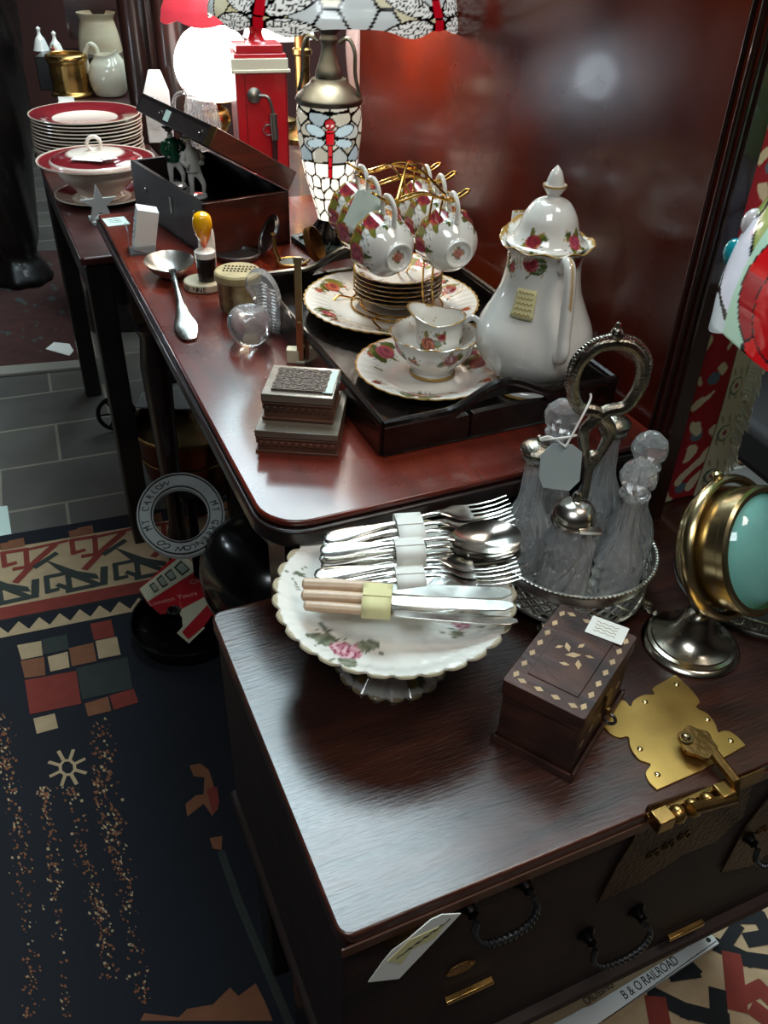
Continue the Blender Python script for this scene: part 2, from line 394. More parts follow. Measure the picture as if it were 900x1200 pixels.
for pts, mi in (([(42, 318), (98, 308), (102, 342), (52, 352)], 1), ([(98, 305), (158, 292), (163, 328), (103, 340)], 3), ([(213, 268), (262, 258), (270, 298), (222, 306)], 2),
                ([(50, 355), (105, 345), (108, 388), (60, 395)], 4), ([(113, 345), (160, 333), (165, 370), (120, 380)], 1), ([(163, 325), (220, 312), (228, 355), (170, 368)], 4),
                ([(225, 308), (275, 298), (284, 340), (233, 350)], 1), ([(60, 400), (180, 378), (192, 455), (72, 480)], 2), ([(180, 372), (300, 345), (312, 420), (195, 445)], 3),
                ([(200, 455), (255, 438), (262, 472), (208, 485)], 4), ([(258, 436), (315, 420), (326, 452), (268, 470)], 2), ([(80, 490), (130, 478), (138, 512), (88, 526)], 1)):
    fpoly(rug, Z2(pts), mi, .0068)
for k in range(8):
    a = k*PI/4+.3; c = (160, 605); fstroke(rug, Z2([(c[0]+18*math.cos(a), c[1]+18*math.sin(a)), (c[0]+44*math.cos(a), c[1]+42*math.sin(a))]), .006, 1, .0068)
    fstroke(rug, Z2([(c[0]+18*math.cos(a), c[1]+18*math.sin(a)), (c[0]+18*math.cos(a+PI/4), c[1]+18*math.sin(a+PI/4))]), .005, 1, .0069)
for path, wd, n in (([(0, 480), (20, 620), (60, 850), (75, 1195)], 26, 250), ([(105, 650), (118, 730), (135, 900), (160, 1190)], 16, 150), ([(165, 650), (205, 840), (240, 960), (255, 1100)], 22, 200), ([(235, 490), (260, 700), (290, 850), (335, 1160)], 26, 260), ([(225, 600), (240, 720), (280, 860)], 12, 70)):
    P_ = smooth([(float(x), float(y)) for x, y in path], 8)
    for _ in range(n):
        t = random.random()*(len(P_)-1); i = int(t); x, y = P_[i]; x2, y2 = P_[min(i+1, len(P_)-1)]; x += (x2-x)*(t-i)+random.gauss(0, wd*.5); y += (y2-y)*(t-i)
        s = random.uniform(1.5, 4.2); a = random.random()*3
        fpoly(rug, Z2([(x-s, y-s*.5), (x+s*math.cos(a), y-s), (x+s, y+s*.6), (x-s*.4, y+s)]), random.choice((1, 4, 4, 4)), .0068+random.random()*.0003)
for pts in ([(445, 600), (470, 595), (490, 610), (500, 640), (512, 700), (498, 718), (478, 690), (440, 720), (436, 690), (460, 670), (478, 668), (480, 628), (455, 625)],
            [(492, 770), (522, 765), (520, 798), (500, 795)], [(330, 1198), (340, 1180), (420, 1190), (440, 1170), (500, 1160), (540, 1120), (560, 1140), (600, 1110), (620, 1150), (640, 1198)]):
    fpoly(rug, Z2(pts), 4, .0068)
fstroke(rug, Z2([(520, 805), (560, 920), (640, 1110), (690, 1230)]), .012, 3, .0068); fpoly(rug, Z2([(485, 655), (510, 650), (515, 690), (500, 715)]), 2, .0072)
ro = rug.build('floor_rug', rm, fixn=False); tag(ro, 'large navy pictorial floor rug with cream key-pattern border on the tiles', 'rug')

# ----- cream kilim beyond the chest on the right
kr = MB(); c0 = xy(.45, .33); kb = rrect(0, 0, 1, 1, .01)
KA = lambda u, v: xy(u, v)
kr.mi = 1; kr.prism([(p.x, p.y) for p in (KA(.36, .05), KA(1.5, .05), KA(1.5, .6), KA(.36, .6))], .0005, .0062)
V1 = lambda pts: [(560+x/2.647, 900+y/2.647) for x, y in pts]
for pts, w, mi in (([(790, 470), (870, 470), (900, 530), (840, 540)], .022, 5), ([(745, 560), (830, 600), (900, 610)], .022, 5), ([(800, 500), (760, 560)], .018, 5),
                   ([(785, 600), (800, 740)], .028, 2), ([(810, 720), (870, 690), (900, 720)], .022, 2), ([(540, 710), (640, 760), (760, 790)], .022, 5), ([(740, 710), (745, 790)], .024, 5),
                   ([(550, 740), (560, 794)], .03, 2), ([(600, 650), (670, 640), (650, 620)], .018, 5), ([(860, 760), (900, 790)], .024, 2)):
    fstroke(kr, V1(pts), w, mi, .0072)
tag(kr.build('kilim_rug', rm, fixn=False), 'cream kilim rug with black and rust angular motifs under the brass-bound chest', 'rug')
# ----- red rug at the far left
rr = MB(); rr.mi = 0
q = [fl(-160, 300), fl(95, 295), fl(105, 424), fl(-160, 445)]
rr.prism([(p.x, p.y) for p in q], .0005, .008)
rr.mi = 1
for i in range(60):
    x = random.uniform(-60, 100); y = random.uniform(305, 420); s = random.uniform(2, 6); rr.poly([(p.x, p.y, .0086+i*.00001) for p in [fl(x-s, y), fl(x, y+s*.6), fl(x+s, y), fl(x, y-s*.6)]])
tag(rr.build('patterned_rug', [pbr('rug_dull_red', '#43231f', .95, var=.4, vscale=25), pbr('rug_dull_grey', '#3a3c3a', .95)], fixn=False), 'dull red patterned rug on the floor at the far left', 'rug')
m = MB(); q = [fl(-160, 446), fl(98, 425), fl(99, 433), fl(-160, 458)]
m.prism([(p.x, p.y) for p in q], 0.001, .012); struct(m.build('trim_1', pbr('threshold_strip', '#8c867c', .5), bevel=.002))
m = MB(); q = [fl(0, 595), fl(9, 594), fl(14, 628), fl(0, 630)]
m.prism([(p.x, p.y) for p in q], .001, .004); tag(m.build('paper_sheet', 'paperg', bevel=.0005), 'pale blue-green strip of paper on the tiles beside the navy rug', 'paper')
m = MB(); q = [fl(54, 412), fl(64, 404), fl(82, 406), fl(87, 414), fl(82, 420)]
m.prism([(p.x, p.y) for p in q], .009, .0096); tag(m.build('paper_slip', 'paper'), 'white slip of paper lying on the dull red rug', 'paper')
# ================================================================= FURNITURE
# ---- mahogany table carrying the tray
tb = thing('mahogany_table', 'long polished red mahogany table with moulded edge under the black tray', 'table', xy(0, 0, 0), A)
m = MB(); m.prism(rrect(.168, .612, .622, 1.612, .045, 8, (0, 0, 1, 0)), TT-.008, TT); m.build('tabletop', 'table', tb, bevel=.003, seg=3)
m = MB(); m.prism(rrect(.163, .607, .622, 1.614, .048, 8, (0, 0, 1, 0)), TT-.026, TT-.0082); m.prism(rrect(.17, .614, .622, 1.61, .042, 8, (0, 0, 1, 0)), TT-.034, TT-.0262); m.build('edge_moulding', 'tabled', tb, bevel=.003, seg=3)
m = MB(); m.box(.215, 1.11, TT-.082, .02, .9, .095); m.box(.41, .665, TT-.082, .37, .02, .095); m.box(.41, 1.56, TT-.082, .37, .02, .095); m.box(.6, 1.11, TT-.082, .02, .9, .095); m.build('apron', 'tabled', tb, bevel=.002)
def tleg(cx, cy, h, w=.06):
    m = MB(); m.box(cx, cy, h-.07, w, w, .14); m.lathe([(w*.42, h-.14), (w*.5, h-.16), (w*.36, h-.18), (w*.48, h-.24), (w*.4, h*.45), (w*.3, .1), (w*.42, .07), (w*.3, .04), (w*.36, .0065)], 20, T=TR(cx, cy, 0)); return m
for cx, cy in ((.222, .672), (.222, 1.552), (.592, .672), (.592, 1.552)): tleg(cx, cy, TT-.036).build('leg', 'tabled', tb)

# ---- polished upright panel: end of a big wardrobe standing behind the table
pn = thing('polished_wood_panel', 'huge upright slab of polished red-brown mahogany standing behind the tray', 'furniture panel', xy(.63, 1.07, 0), A)
m = MB(); m.box(.010, 0, .92, .018, .905, 1.8); m.build('panel_board', 'panel', pn, bevel=.004)
m = MB()
for k, (dy, w) in enumerate(((.0, .004), (.010, .007), (.022, .005))): m.tube([(-.0015, -.452+dy, .03), (-.0015, -.452+dy, 1.81)], w*.5, 8)
m.box(.010, -.456, .92, .020, .006, 1.78); m.build('edge_moulding', 'dkbrown', pn)

# ---- brass-bound chest
U0, U1, V0, V1c = .112, .765, .286, .645; ZB = .335
ch = thing('brass_bound_chest', 'low dark wooden chest with brass lock plate, in the foreground', 'chest', xy(0, 0, 0), A)
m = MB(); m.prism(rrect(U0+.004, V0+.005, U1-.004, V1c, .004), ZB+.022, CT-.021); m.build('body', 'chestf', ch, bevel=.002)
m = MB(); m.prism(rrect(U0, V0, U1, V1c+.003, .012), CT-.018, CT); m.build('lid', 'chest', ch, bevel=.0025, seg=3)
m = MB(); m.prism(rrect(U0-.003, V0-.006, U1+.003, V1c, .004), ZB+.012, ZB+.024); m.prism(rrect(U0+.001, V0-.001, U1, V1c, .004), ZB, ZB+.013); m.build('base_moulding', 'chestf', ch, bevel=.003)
for (x, y) in ((U0+.04, V0+.17), (U1-.04, V0+.17), (U0+.04, V1c-.04), (U1-.04, V1c-.04)):
    m = MB(); m.box(x, y, (ZB+.0065)/2, .05, .05, ZB-.0065); m.build('stand_leg', 'blackw', ch, bevel=.003)
def chf(px, py, zz=0): u, z = onv(px, py, V0+.004); return (u, z)
FT = Matrix(((1, 0, 0, 0), (0, 0, -1, V0+.0035), (0, 1, 0, 0), (0, 0, 0, 1)))     # (u,z,out) -> (u,v,z)
m = MB(); m.box((U0+U1)/2, V0-.001, CT-.0165, U1-U0, .002, .011, None); m.build('lid_edge_strip', pbr('edge_strip_brown', '#4a2a1a', .45, coat=.1), ch, bevel=.0005)
# lock plate traced on the lid
S3 = lambda x, y: (700+x/4.5, 780+y/4.5)
def lidp(pts): return [uv(at(*S3(*p), CT))[:2] for p in pts]
plate = bez([(408, 55), (345, 92), (288, 128), (298, 158), (240, 162), (190, 190), (172, 222), (140, 190), (95, 192), (50, 240), (18, 295), (60, 360), (118, 386), (160, 382), (172, 440), (215, 500), (278, 526), (252, 570), (270, 620), (312, 662)], 4)
plate = [(408, 55)]+[p for p in plate[1:]]
right = bez([(780, 428), (735, 380), (690, 352), (655, 352), (635, 358), (620, 315), (580, 262), (520, 228), (538, 195), (480, 120), (408, 55)], 4)
m = MB(); m.prism([p for p in lidp(plate+[(545, 560)]+right[:-1])], CT+.0002, CT+.002); lp = m.build('lock_plate', 'brassp', ch, bevel=.0005)
lp['label'] = 'bright lobed brass lock plate'
for p in ((415, 108), (250, 200), (577, 292), (700, 405), (222, 448), (314, 583)): u, v = lidp([p])[0]; MB().ball((u, v, CT+.002), (.0028, .0028, .002), 10).build('rivet', 'brassg', lp)
# side pieces of the plate over the front edge
q0 = lidp([(312, 662)])[0]; q1 = lidp([(780, 428)])[0]
m = MB(); m.box((q0[0]+q1[0])/2, V0-.0025, CT-.009, (q1[0]-q0[0]), .0018, .018)
m.build('edge_plate', 'brassd', ch, bevel=.0004)
# hinged hasp
ha = lidp([(460, 430)])[0]; hb = lidp([(585, 530)])[0]
m = MB(); hc = ((ha[0]+hb[0])/2, (ha[1]+hb[1])/2+.004)
m.prism([(hc[0]+(.0165+.0014*math.sin(6*t))*math.cos(t)*.9, hc[1]+(.0165+.0014*math.sin(6*t))*math.sin(t)) for t in [2*PI*i/40 for i in range(40)]], CT+.012, CT+.0155)
hu, hz = onv(*S3(490, 745), V0-.012)
m.tube([(hc[0]+.006, hc[1]-.012, CT+.013), (hc[0]+.006, V0-.008, CT+.010), (hc[0]+.004, V0-.014, CT-.004), (hu, V0-.014, hz)], .0048, 10)
hs = m.build('hasp', 'brassd', ch)
m = MB(); m.ball((hc[0]-.008, hc[1]+.006, CT+.018), (.004, .004, .0035), 10); m.torus((hc[0]-.008, hc[1]+.006, CT+.0165), .005, .0012, 16, 6); m.build('hasp_knob', 'brassg', hs)
m = MB(); a = onv(770, 965, V0-.012); b2_ = onv(858, 935, V0-.012)
m2 = MB(); zc = (a[1]+b2_[1])/2; L_ = b2_[0]-a[0]
m2.box((a[0]+b2_[0])/2, V0-.0005, zc-.003, L_, .005, .008); m2.box(a[0]+.009, V0-.008, zc, .016, .014, .014); m2.box(b2_[0]-.008, V0-.008, zc, .014, .014, .014)
for k in range(3): m2.ball((a[0]+.024+k*(L_-.045)/2.3, V0-.009, zc), (.007, .008, .008), 14)
m2.build('lock_bolt', 'brass', ch, bevel=.001)
# shaped straps on the front
for i, pts in enumerate(([(735, 935), (775, 975), (700, 1055), (740, 1030), (810, 1000), (845, 960), (880, 915), (892, 905)], [(935, 905), (900, 960), (860, 1010), (845, 1025), (900, 1000), (960, 960)])):
    q = [chf(*p) for p in pts]
    if i == 0: q = [chf(*p) for p in ((758, 942), (738, 985), (722, 1010), (698, 1056), (752, 1030), (800, 998), (835, 985), (868, 955), (885, 900))]
    else: q = [chf(*p) for p in ((955, 870), (900, 930), (872, 965), (843, 1020), (880, 1012), (930, 975), (990, 930))]
    m = MB(); m.prism(q, .0004, .0022, FT); st = m.build('strap', pbr('etched_brass_strap', '#3d2618', .45, .7, bump=.8, bscale=220), ch, bevel=.0003)
    m = MB(); cu, cz = sum(p[0] for p in q)/len(q), sum(p[1] for p in q)/len(q)
    for k in range(3):
        m.tube([(cu-.02+k*.016+.006*math.cos(t), cz-.004+k*.004+.005*math.sin(2*t), .0028) for t in [2*PI*j/16 for j in range(16)]], .0006, 5, True, FT)
    m.build('engraving', 'brassd', st)
def bail(px0, py0, px1, py1):
    a = onv(px0, py0, V0-.004); b = onv(px1, py1, V0-.004); z = (a[1]+b[1])/2
    for q in (a, b): bh = MB().lathe([(0, -.002), (.009, -.002), (.010, 0), (.006, .003), (.004, .008), (.005, .011), (0, .013)], 16, T=TR(q[0], V0+.003, z) @ R3(PI/2, 'X')).build('handle_post', 'iron', ch)
    w = b[0]-a[0]; cx = (a[0]+b[0])/2; m = MB()
    pts = [(cx-w/2*1.0, V0-.012, z), (cx-w/2*1.12, V0-.016, z-.010), (cx-w/2*.75, V0-.020, z-.022), (cx, V0-.021, z-.026), (cx+w/2*.75, V0-.020, z-.022), (cx+w/2*1.12, V0-.016, z-.010), (cx+w/2, V0-.012, z)]
    sp = bez(pts, 8); m.tube(sp, .0028, 8)
    for i in range(10, len(sp)-10, 2): m.torus((0, 0, 0), .0026, .0014, 10, 5, TR(*sp[i]) @ R3(PI/2, 'Y'))
    m.build('bail_handle', 'pewterd', ch)
bail(552, 1076, 620, 1035); bail(692, 1104, 752, 1075); bail(880, 990, 935, 960)
for (x0, y0, x1, y1) in ((522, 1175, 578, 1150), (783, 1102, 825, 1080)):
    a = onv(x0, y0, V0-.002); b = onv(x1, y1, V0-.002); m = MB(); m.box((a[0]+b[0])/2, V0-.001, (a[1]+b[1])/2, b[0]-a[0], .006, .006); m.build('brass_peg', 'brass', ch, bevel=.001)
for (px, py) in ((470, 1105), (543, 1140)):
    a = onv(px, py, V0-.002); m = MB(); m.prism([(a[0]+.014*math.cos(t), a[1]+.008*math.sin(t)) for t in [2*PI*i/20 for i in range(20)]], .0004, .002, FT); m.build('escutcheon', 'brassd', ch, bevel=.0004)
# price label hanging on the front of the chest
tg = thing('price_label', 'long pale price label with yellow sticker hanging on the chest front', 'price tag', xy(onv(430, 1147, V0-.006)[0], V0-.008, onv(430, 1147, V0-.006)[1]), A)
o0 = onv(430, 1147, V0-.006)
lab = [(430, 1147), (447, 1123), (458, 1110), (476, 1097), (503, 1074), (516, 1068), (538, 1067), (466, 1143)]
q = [(onv(*p, V0-.006)[0]-o0[0], onv(*p, V0-.006)[1]-o0[1]) for p in lab]
FT0 = Matrix(((1, 0, 0, 0), (0, 0, -1, 0), (0, 1, 0, 0), (0, 0, 0, 1)))
m = MB(); m.prism(q, 0, .0008, FT0); m.build('card', 'paper', tg)
q2 = [(onv(*p, V0-.006)[0]-o0[0], onv(*p, V0-.006)[1]-o0[1]) for p in [(452, 1122), (478, 1097), (520, 1078), (507, 1095), (480, 1108), (468, 1125)]]
m = MB(); m.prism(q2, .0009, .0013, FT0); stk = m.build('sticker', 'papery', tg)
m = MB()
for k in range(5):
    u, z = onv(462+k*11, 1118-k*8, V0-.006); u -= o0[0]; z -= o0[1]
    m.tube([(u+i*.0025, z+i*.0016+.0012*math.sin(i*2+k), .0018) for i in range(6)], .0003, 4, T=FT0)
m.build('handwriting', 'ink', stk)
# ================================================================= ON THE CHEST
# ---- cake stand
def gold_rim(R0): return None
CKX, CKY = .012, .580
ck = thing('cake_stand', 'white scalloped porcelain cake stand with pink roses, holding the old cutlery', 'cake stand', (CKX, CKY, CT), .1)
NS = 30
def scal(amp, i0):
    def f(th, i, r, z):
        w = abs(math.sin(th*NS/2)); k = max(0, min(1, (r-.035)/.078))
        return r*(1-amp*k*(1-w)**2*1.1+amp*.3*k*w), z+.002*k*(w-.5)
    return f
prof = [(r*.965, z+.012) for r, z in smooth([(0, .0515), (.03, .052), (.06, .056), (.085, .064), (.1, .072), (.109, .0765), (.1115, .078)], 6)+smooth([(.1125, .0765), (.104, .0695), (.088, .060), (.06, .051), (.03, .047), (.018, .040)], 5)]
fl_ = [(Vector((-.046, -.060, .075)), .0145, 0), (Vector((-.064, -.044, .079)), .007, 3), (Vector((.058, -.028, .074)), .009, 1), (Vector((-.01, .085, .066)), .011, 4), (Vector((.0, .02, .050)), .010, 2), (Vector((.02, .022, .050)), .009, 1), (Vector((.09, .03, .066)), .009, 2), (Vector((-.092, .03, .066)), .008, 5)]
_pk = (srgb('#c2808e')[:3], srgb('#8c2f50')[:3], srgb('#e6b8c0')[:3]); _gr = (srgb('#6d7460')[:3], srgb('#8f917c')[:3])
def cake_paint(co):
    r = math.hypot(co.x, co.y)
    if r > .1050 and co.z > .0865: return srgb('#b7ab90')[:3]
    for c, R_, sd in fl_:
        d = (co-c).length; k = d/R_
        if k > 3.2: continue
        a = math.atan2(co.y-c.y, co.x-c.x)
        if k < 1: return _pk[int((math.sin(a*3+k*8+sd)+1)*1.49)]
        w = math.sin(a*3+sd*1.3)
        if w > .25 and k < 1+1.4*w: return _gr[int(k*3) % 2]
        if k < 3 and abs(math.sin(a*1.5+sd)) < .05: return _gr[0]
    return WHITE
M['cakepaint'] = vcol('painted_porcelain', .09, .8)
m = MB(); m.lathe(prof, 264, scal(.040, 0)); m.build('dish', 'cakepaint', ck, paint=cake_paint)
def scf(th, i, r, z):
    w = abs(math.sin(th*9)); k = max(0, min(1, (r-.02)/.035)); return r*(1-.08*k*(1-w)**2), z
def foot_paint(co):
    r = math.hypot(co.x, co.y)
    if r > .0535: return srgb('#b09c78')[:3]
    a = math.atan2(co.y, co.x); k = (r-.035)/.01
    if .2 < k < 1.4 and math.sin(a*5+1) > .6: return _gr[0] if math.sin(a*17) > 0 else srgb('#a08a50')[:3]
    return WHITE
m = MB(); m.lathe(smooth([(.017, .052), (.018, .044), (.022, .033), (.034, .020), (.048, .0085), (.0555, .003)], 6)+[(.0555, .0005), (.052, .0), (0, .0)], 144, scf); m.build('foot', 'cakepaint', ck, paint=foot_paint)
# ---- cutlery
def lofted(mb, path, ws, ts, n=10):
    """ribbon-like solid: path of (x,z), half widths ws, half thicknesses ts"""
    rings = []
    for (x, z), w, t in zip(path, ws, ts):
        rings.append([mb._v((x, w*math.cos(2*PI*k/n), z+t*math.sin(2*PI*k/n))) for k in range(n)])
    for p, q in zip(rings[:-1], rings[1:]):
        for k in range(n): mb._f([p[k], p[(k+1) % n], q[(k+1) % n], q[k]])
    mb._f(rings[0]); mb._f(rings[-1][::-1])
def fork_mesh():
    m = MB(); P_ = [(0, .0), (.004, .0), (.02, .0012), (.05, .003), (.085, .006), (.105, .0085), (.118, .008), (.128, .005), (.138, .003), (.144, .0025)]
    lofted(m, smooth(P_, 3), [a[0] for a in smooth([(.001,), (.0075,), (.0085,), (.005,), (.003,), (.0028,), (.0055,), (.0105,), (.0115,), (.0115,)], 3)], [a[0] for a in smooth([(.0006,), (.0012,), (.0013,), (.0015,), (.0017,), (.0017,), (.0012,), (.001,), (.001,), (.001,)], 3)])
    for k in range(4):
        y = (-.0094+.00627*k); m.tube([(.142, y, .0025), (.155, y, .002), (.17, y*.97, .004), (.183, y*.92, .0085)], [.0017, .0015, .0013, .0007], 7, flat=.7, ref=(0, 0, 1))
    return m
def spoon_mesh():
    m = MB(); P_ = [(0, .0), (.004, .0), (.02, .0012), (.05, .003), (.085, .006), (.112, .009), (.122, .0085)]
    lofted(m, smooth(P_, 3), [a[0] for a in smooth([(.001,), (.0075,), (.0085,), (.005,), (.003,), (.0028,), (.004,)], 3)], [a[0] for a in smooth([(.0006,), (.0012,), (.0013,), (.0015,), (.0017,), (.0017,), (.0014,)], 3)])
    def bowl(top):
        return [[(x, w, z) for x, w, z in ((.152+.033*rr*math.cos(t), .0195*rr*math.sin(t)*(1+.12*math.cos(t)), .0085-(.010*(1-rr*rr)) + (-.0009 if not top else 0)) for rr in (0.001, .3, .55, .78, .92, 1.0))] for t in [2*PI*i/32 for i in range(32)]]
    for top in (0, 1):
        G = bowl(top); V = [[m._v(p) for p in r] for r in G]
        for i in range(32):
            for j in range(5): m._f([V[i][j], V[(i+1) % 32][j], V[(i+1) % 32][j+1], V[i][j+1]])
    return m
def lay(o, p0, p1, roll=0):
    d = (p1-p0).normalized(); y = Vector((0, 0, 1)).cross(d).normalized(); z = d.cross(y)
    R_ = Matrix((d, y, z)).transposed() @ Matrix.Rotation(roll, 3, 'X'); o.location = p0; o.rotation_euler = R_.to_euler(); return o
def cut(px0, py0, px1, py1, z0, z1, roll=0, o=None): return lay(o, at(px0, py0, z0), at(px1, py1, z1), roll)
ZD = CT+.094
fk = []
fspecs = [((380, 631), (560, 601), ZD+.016, .1), ((377, 637), (566, 614), ZD+.013, .0), ((375, 644), (566, 625), ZD+.009, -.1), ((378, 650), (564, 634), ZD+.006, .05)]
f0 = fork_mesh().build('fork', 'silver'); f0.data.name = 'fork'
flabels = ['silver fork lying uppermost at the back of the cake stand', 'silver fork second from the back of the upper bundle', 'silver fork third from the back of the upper bundle', 'silver fork lying lowest in the upper bundle beside the spoons']
for i, (a, b, z, rl) in enumerate(fspecs):
    o = f0 if i == 0 else f0.copy()
    if i: COL.objects.link(o)
    cut(*a, *b, z, z+.004, rl, o); tag(o, flabels[i], 'fork', 'forks in the upper bundle')
for i, (a, b, z, rl) in enumerate([((368, 674), (577, 660), ZD+.006, .1), ((369, 680), (576, 670), ZD+.003, 0), ((371, 686), (572, 681), ZD, -.1)]):
    o = f0.copy(); COL.objects.link(o); cut(*a, *b, z, z+.002, rl, o)
    tag(o, ['silver fork lying highest of the bundle between the spoons and knives', 'silver fork in the middle of the bundle next to the knives', 'silver fork lying closest to the knives'][i], 'fork', 'forks in the lower bundle')
s0 = spoon_mesh().build('spoon', 'silver')
for i, (a, b, z, rl) in enumerate([((375, 646), (590, 634), ZD+.017, .25), ((374, 655), (589, 643), ZD+.009, .2), ((376, 664), (588, 652), ZD+.002, .15)]):
    o = s0 if i == 0 else s0.copy()
    if i: COL.objects.link(o)
    cut(*a, *b, z, z+.002, rl, o); tag(o, ['topmost silver dessert spoon on the cake stand', 'middle silver dessert spoon of the stacked three', 'lowest silver dessert spoon of the stacked three'][i], 'spoon', 'dessert spoons on the cake stand')
def knife():
    r = thing('knife', 'x', 'knife'); m = MB()
    lofted(m, [(0, 0), (.002, 0), (.02, 0), (.05, 0), (.068, 0), (.07, 0)], [.003, .0058, .0062, .0056, .005, .0045], [.002, .0042, .0046, .0042, .004, .0036], 14); m.build('handle', 'bone', r)
    m = MB(); m.lathe([(0, .069), (.005, .069), (.0052, .073), (.004, .076), (0, .076)], 12, T=R3(PI/2, 'Y') @ Matrix.Identity(4)); m.build('ferrule', 'silverd', r)
    m = MB(); m.prism([(.074, -.0040), (.08, -.0065), (.12, -.0075), (.16, -.0075), (.176, -.0060), (.184, -.0015), (.183, .003), (.176, .0055), (.12, .0048), (.08, .004), (.074, .0035)], -.0008, .0008); m.build('blade', 'silver', r, bevel=.0005)
    return r
kn = knife()
for i, (a, b, z) in enumerate([((354, 684), (580, 694), ZD+.008), ((353, 697), (582, 709), ZD+.006), ((356, 709), (589, 727), ZD+.002)]):
    o = kn if i == 0 else copy_thing(kn, (0, 0, 0), None)
    cut(*a, *b, z, z+.001, (.3, .1, -.1)[i], o); tag(o, ['bone-handled table knife lying furthest back of the three', 'middle bone-handled table knife of the three', 'bone-handled table knife lying nearest the front of the dish'][i], 'knife', 'bone-handled knives')
def band_(px0, py0, px1, py1, z, wid, hw, hh, mat, label, cat='paper band'):
    t = thing('paper_band', label, cat, group='paper bands round the cutlery'); lay(t, at(px0, py0, z), at(px1, py1, z))
    m = MB(); pts = [(hw*math.copysign(abs(math.cos(a))**.6, math.cos(a)), hh*math.copysign(abs(math.sin(a))**.7, math.sin(a))) for a in [2*PI*i/28 for i in range(28)]]
    for sc in (1, .9):
        pass
    m.grid(lambda i, j: (j*wid, pts[int(round(i*28)) % 28][0], pts[int(round(i*28)) % 28][1]), 28, 3, True)
    m.build('wrap', mat, t, solid=.0006)
    m = MB(); m.box(wid*.5, 0, hh+.0008, wid*.98, hw*.5, .0006); m.build('flap', mat, t); return t
band_(464, 625, 494, 623, ZD+.018, .025, .021, .013, 'paper', 'white paper band round the rearmost bundle of forks')
band_(462, 650, 494, 648, ZD+.016, .027, .014, .012, 'paper', 'white paper band round the three spoons')
band_(463, 681, 496, 679, ZD+.006, .026, .014, .010, 'paper', 'white paper band round the forks beside the knives')
band_(425, 703, 455, 705, ZD+.008, .025, .018, .009, 'papery', 'pale yellow paper band round the bone-handled knives')

# ---- cruet
CUX, CUY = .196, .693
cr = thing('cruet_stand', 'silver-plated round cruet stand with pierced gallery and tall beaded loop handle', 'cruet stand', (CUX, CUY, CT), 0)
RR_ = .0805
m = MB(); m.lathe([(0, .014), (RR_-.006, .014), (RR_-.003, .017), (RR_-.003, .019), (0, .019)], 64); m.build('base', 'silverd', cr)
m = MB(); N_ = 34
for k in range(N_):
    for sg in (1, -1):
        m.tube([((RR_-.003+.002*t/6)*math.cos(2*PI*k/N_+sg*t/6*.46), (RR_-.003+.002*t/6)*math.sin(2*PI*k/N_+sg*t/6*.46), .017+.029*t/6) for t in range(7)], .0013, 5)
m.torus((0, 0, .018), RR_-.002, .0022, 72, 6); m.torus((0, 0, .046), RR_-.0005, .0015, 72, 6); m.build('pierced_gallery', 'silverl', cr)
m = MB(); m.lathe([(RR_-.001, .046), (RR_+.0005, .046), (RR_+.002, .056), (RR_+.0035, .0585), (RR_+.003, .0605), (RR_+.0005, .0605), (RR_-.0005, .056)], 96, cap=False)
for k in range(110): a = 2*PI*k/110; m.ball(((RR_+.003)*math.cos(a), (RR_+.003)*math.sin(a), .060), .0019, 6)
m.build('beaded_rim', 'silverl', cr)
for a in (-25, 65, 155, 245):
    t = math.radians(a); m = MB(); m.tube([(RR_*.9*math.cos(t), RR_*.9*math.sin(t), .017), (RR_*1.06*math.cos(t), RR_*1.06*math.sin(t), .013), (RR_*1.08*math.cos(t), RR_*1.08*math.sin(t), .006), (RR_*1.16*math.cos(t), RR_*1.16*math.sin(t), .0035)], [.003, .004, .0035, .003], 8)
    m.ball((RR_*1.17*math.cos(t), RR_*1.17*math.sin(t), .0048), (.0055, .0055, .0045), 10); m.torus((RR_*1.05*math.cos(t), RR_*1.05*math.sin(t), .012), .005, .0018, 14, 6, T=Matrix.Identity(4)); m.build('foot', 'silverd', cr)
m = MB(); m.tube([(0, 0, .019), (0, 0, .165)], .0042, 12); m.ball((0, 0, .10), (.007, .007, .006), 12); m.ball((0, 0, .165), (.0065, .0065, .008), 12)
for sg in (1, -1):
    pth = bez([(sg*.001, 0, .150), (-sg*.010, 0, .178), (-sg*.012, 0, .196), (sg*.004, 0, .214), (sg*.022, 0, .220), (sg*.031, 0, .240), (sg*.029, 0, .263), (sg*.016, 0, .279), (0, 0, .283)], 8)
    m.tube(pth, [.0040+.0022*math.sin(min(1, i/24)*PI/2) for i in range(len(pth))], 10)
m.build('centre_handle', 'silverd', cr).rotation_euler = (0, 0, .1)
m = MB()
for sg in (1, -1):
    pth = smooth([(sg*.0355, 0, .242), (sg*.034, 0, .266), (sg*.0205, 0, .283), (sg*.004, 0, .289)], 7)
    for p in pth: m.ball(p, .0036, 8)
m.ball((0, 0, .291), (.006, .006, .007), 10); m.ball((0, 0, .298), (.003, .003, .005), 8); m.build('beading', 'silverd', cr).rotation_euler = (0, 0, .1)
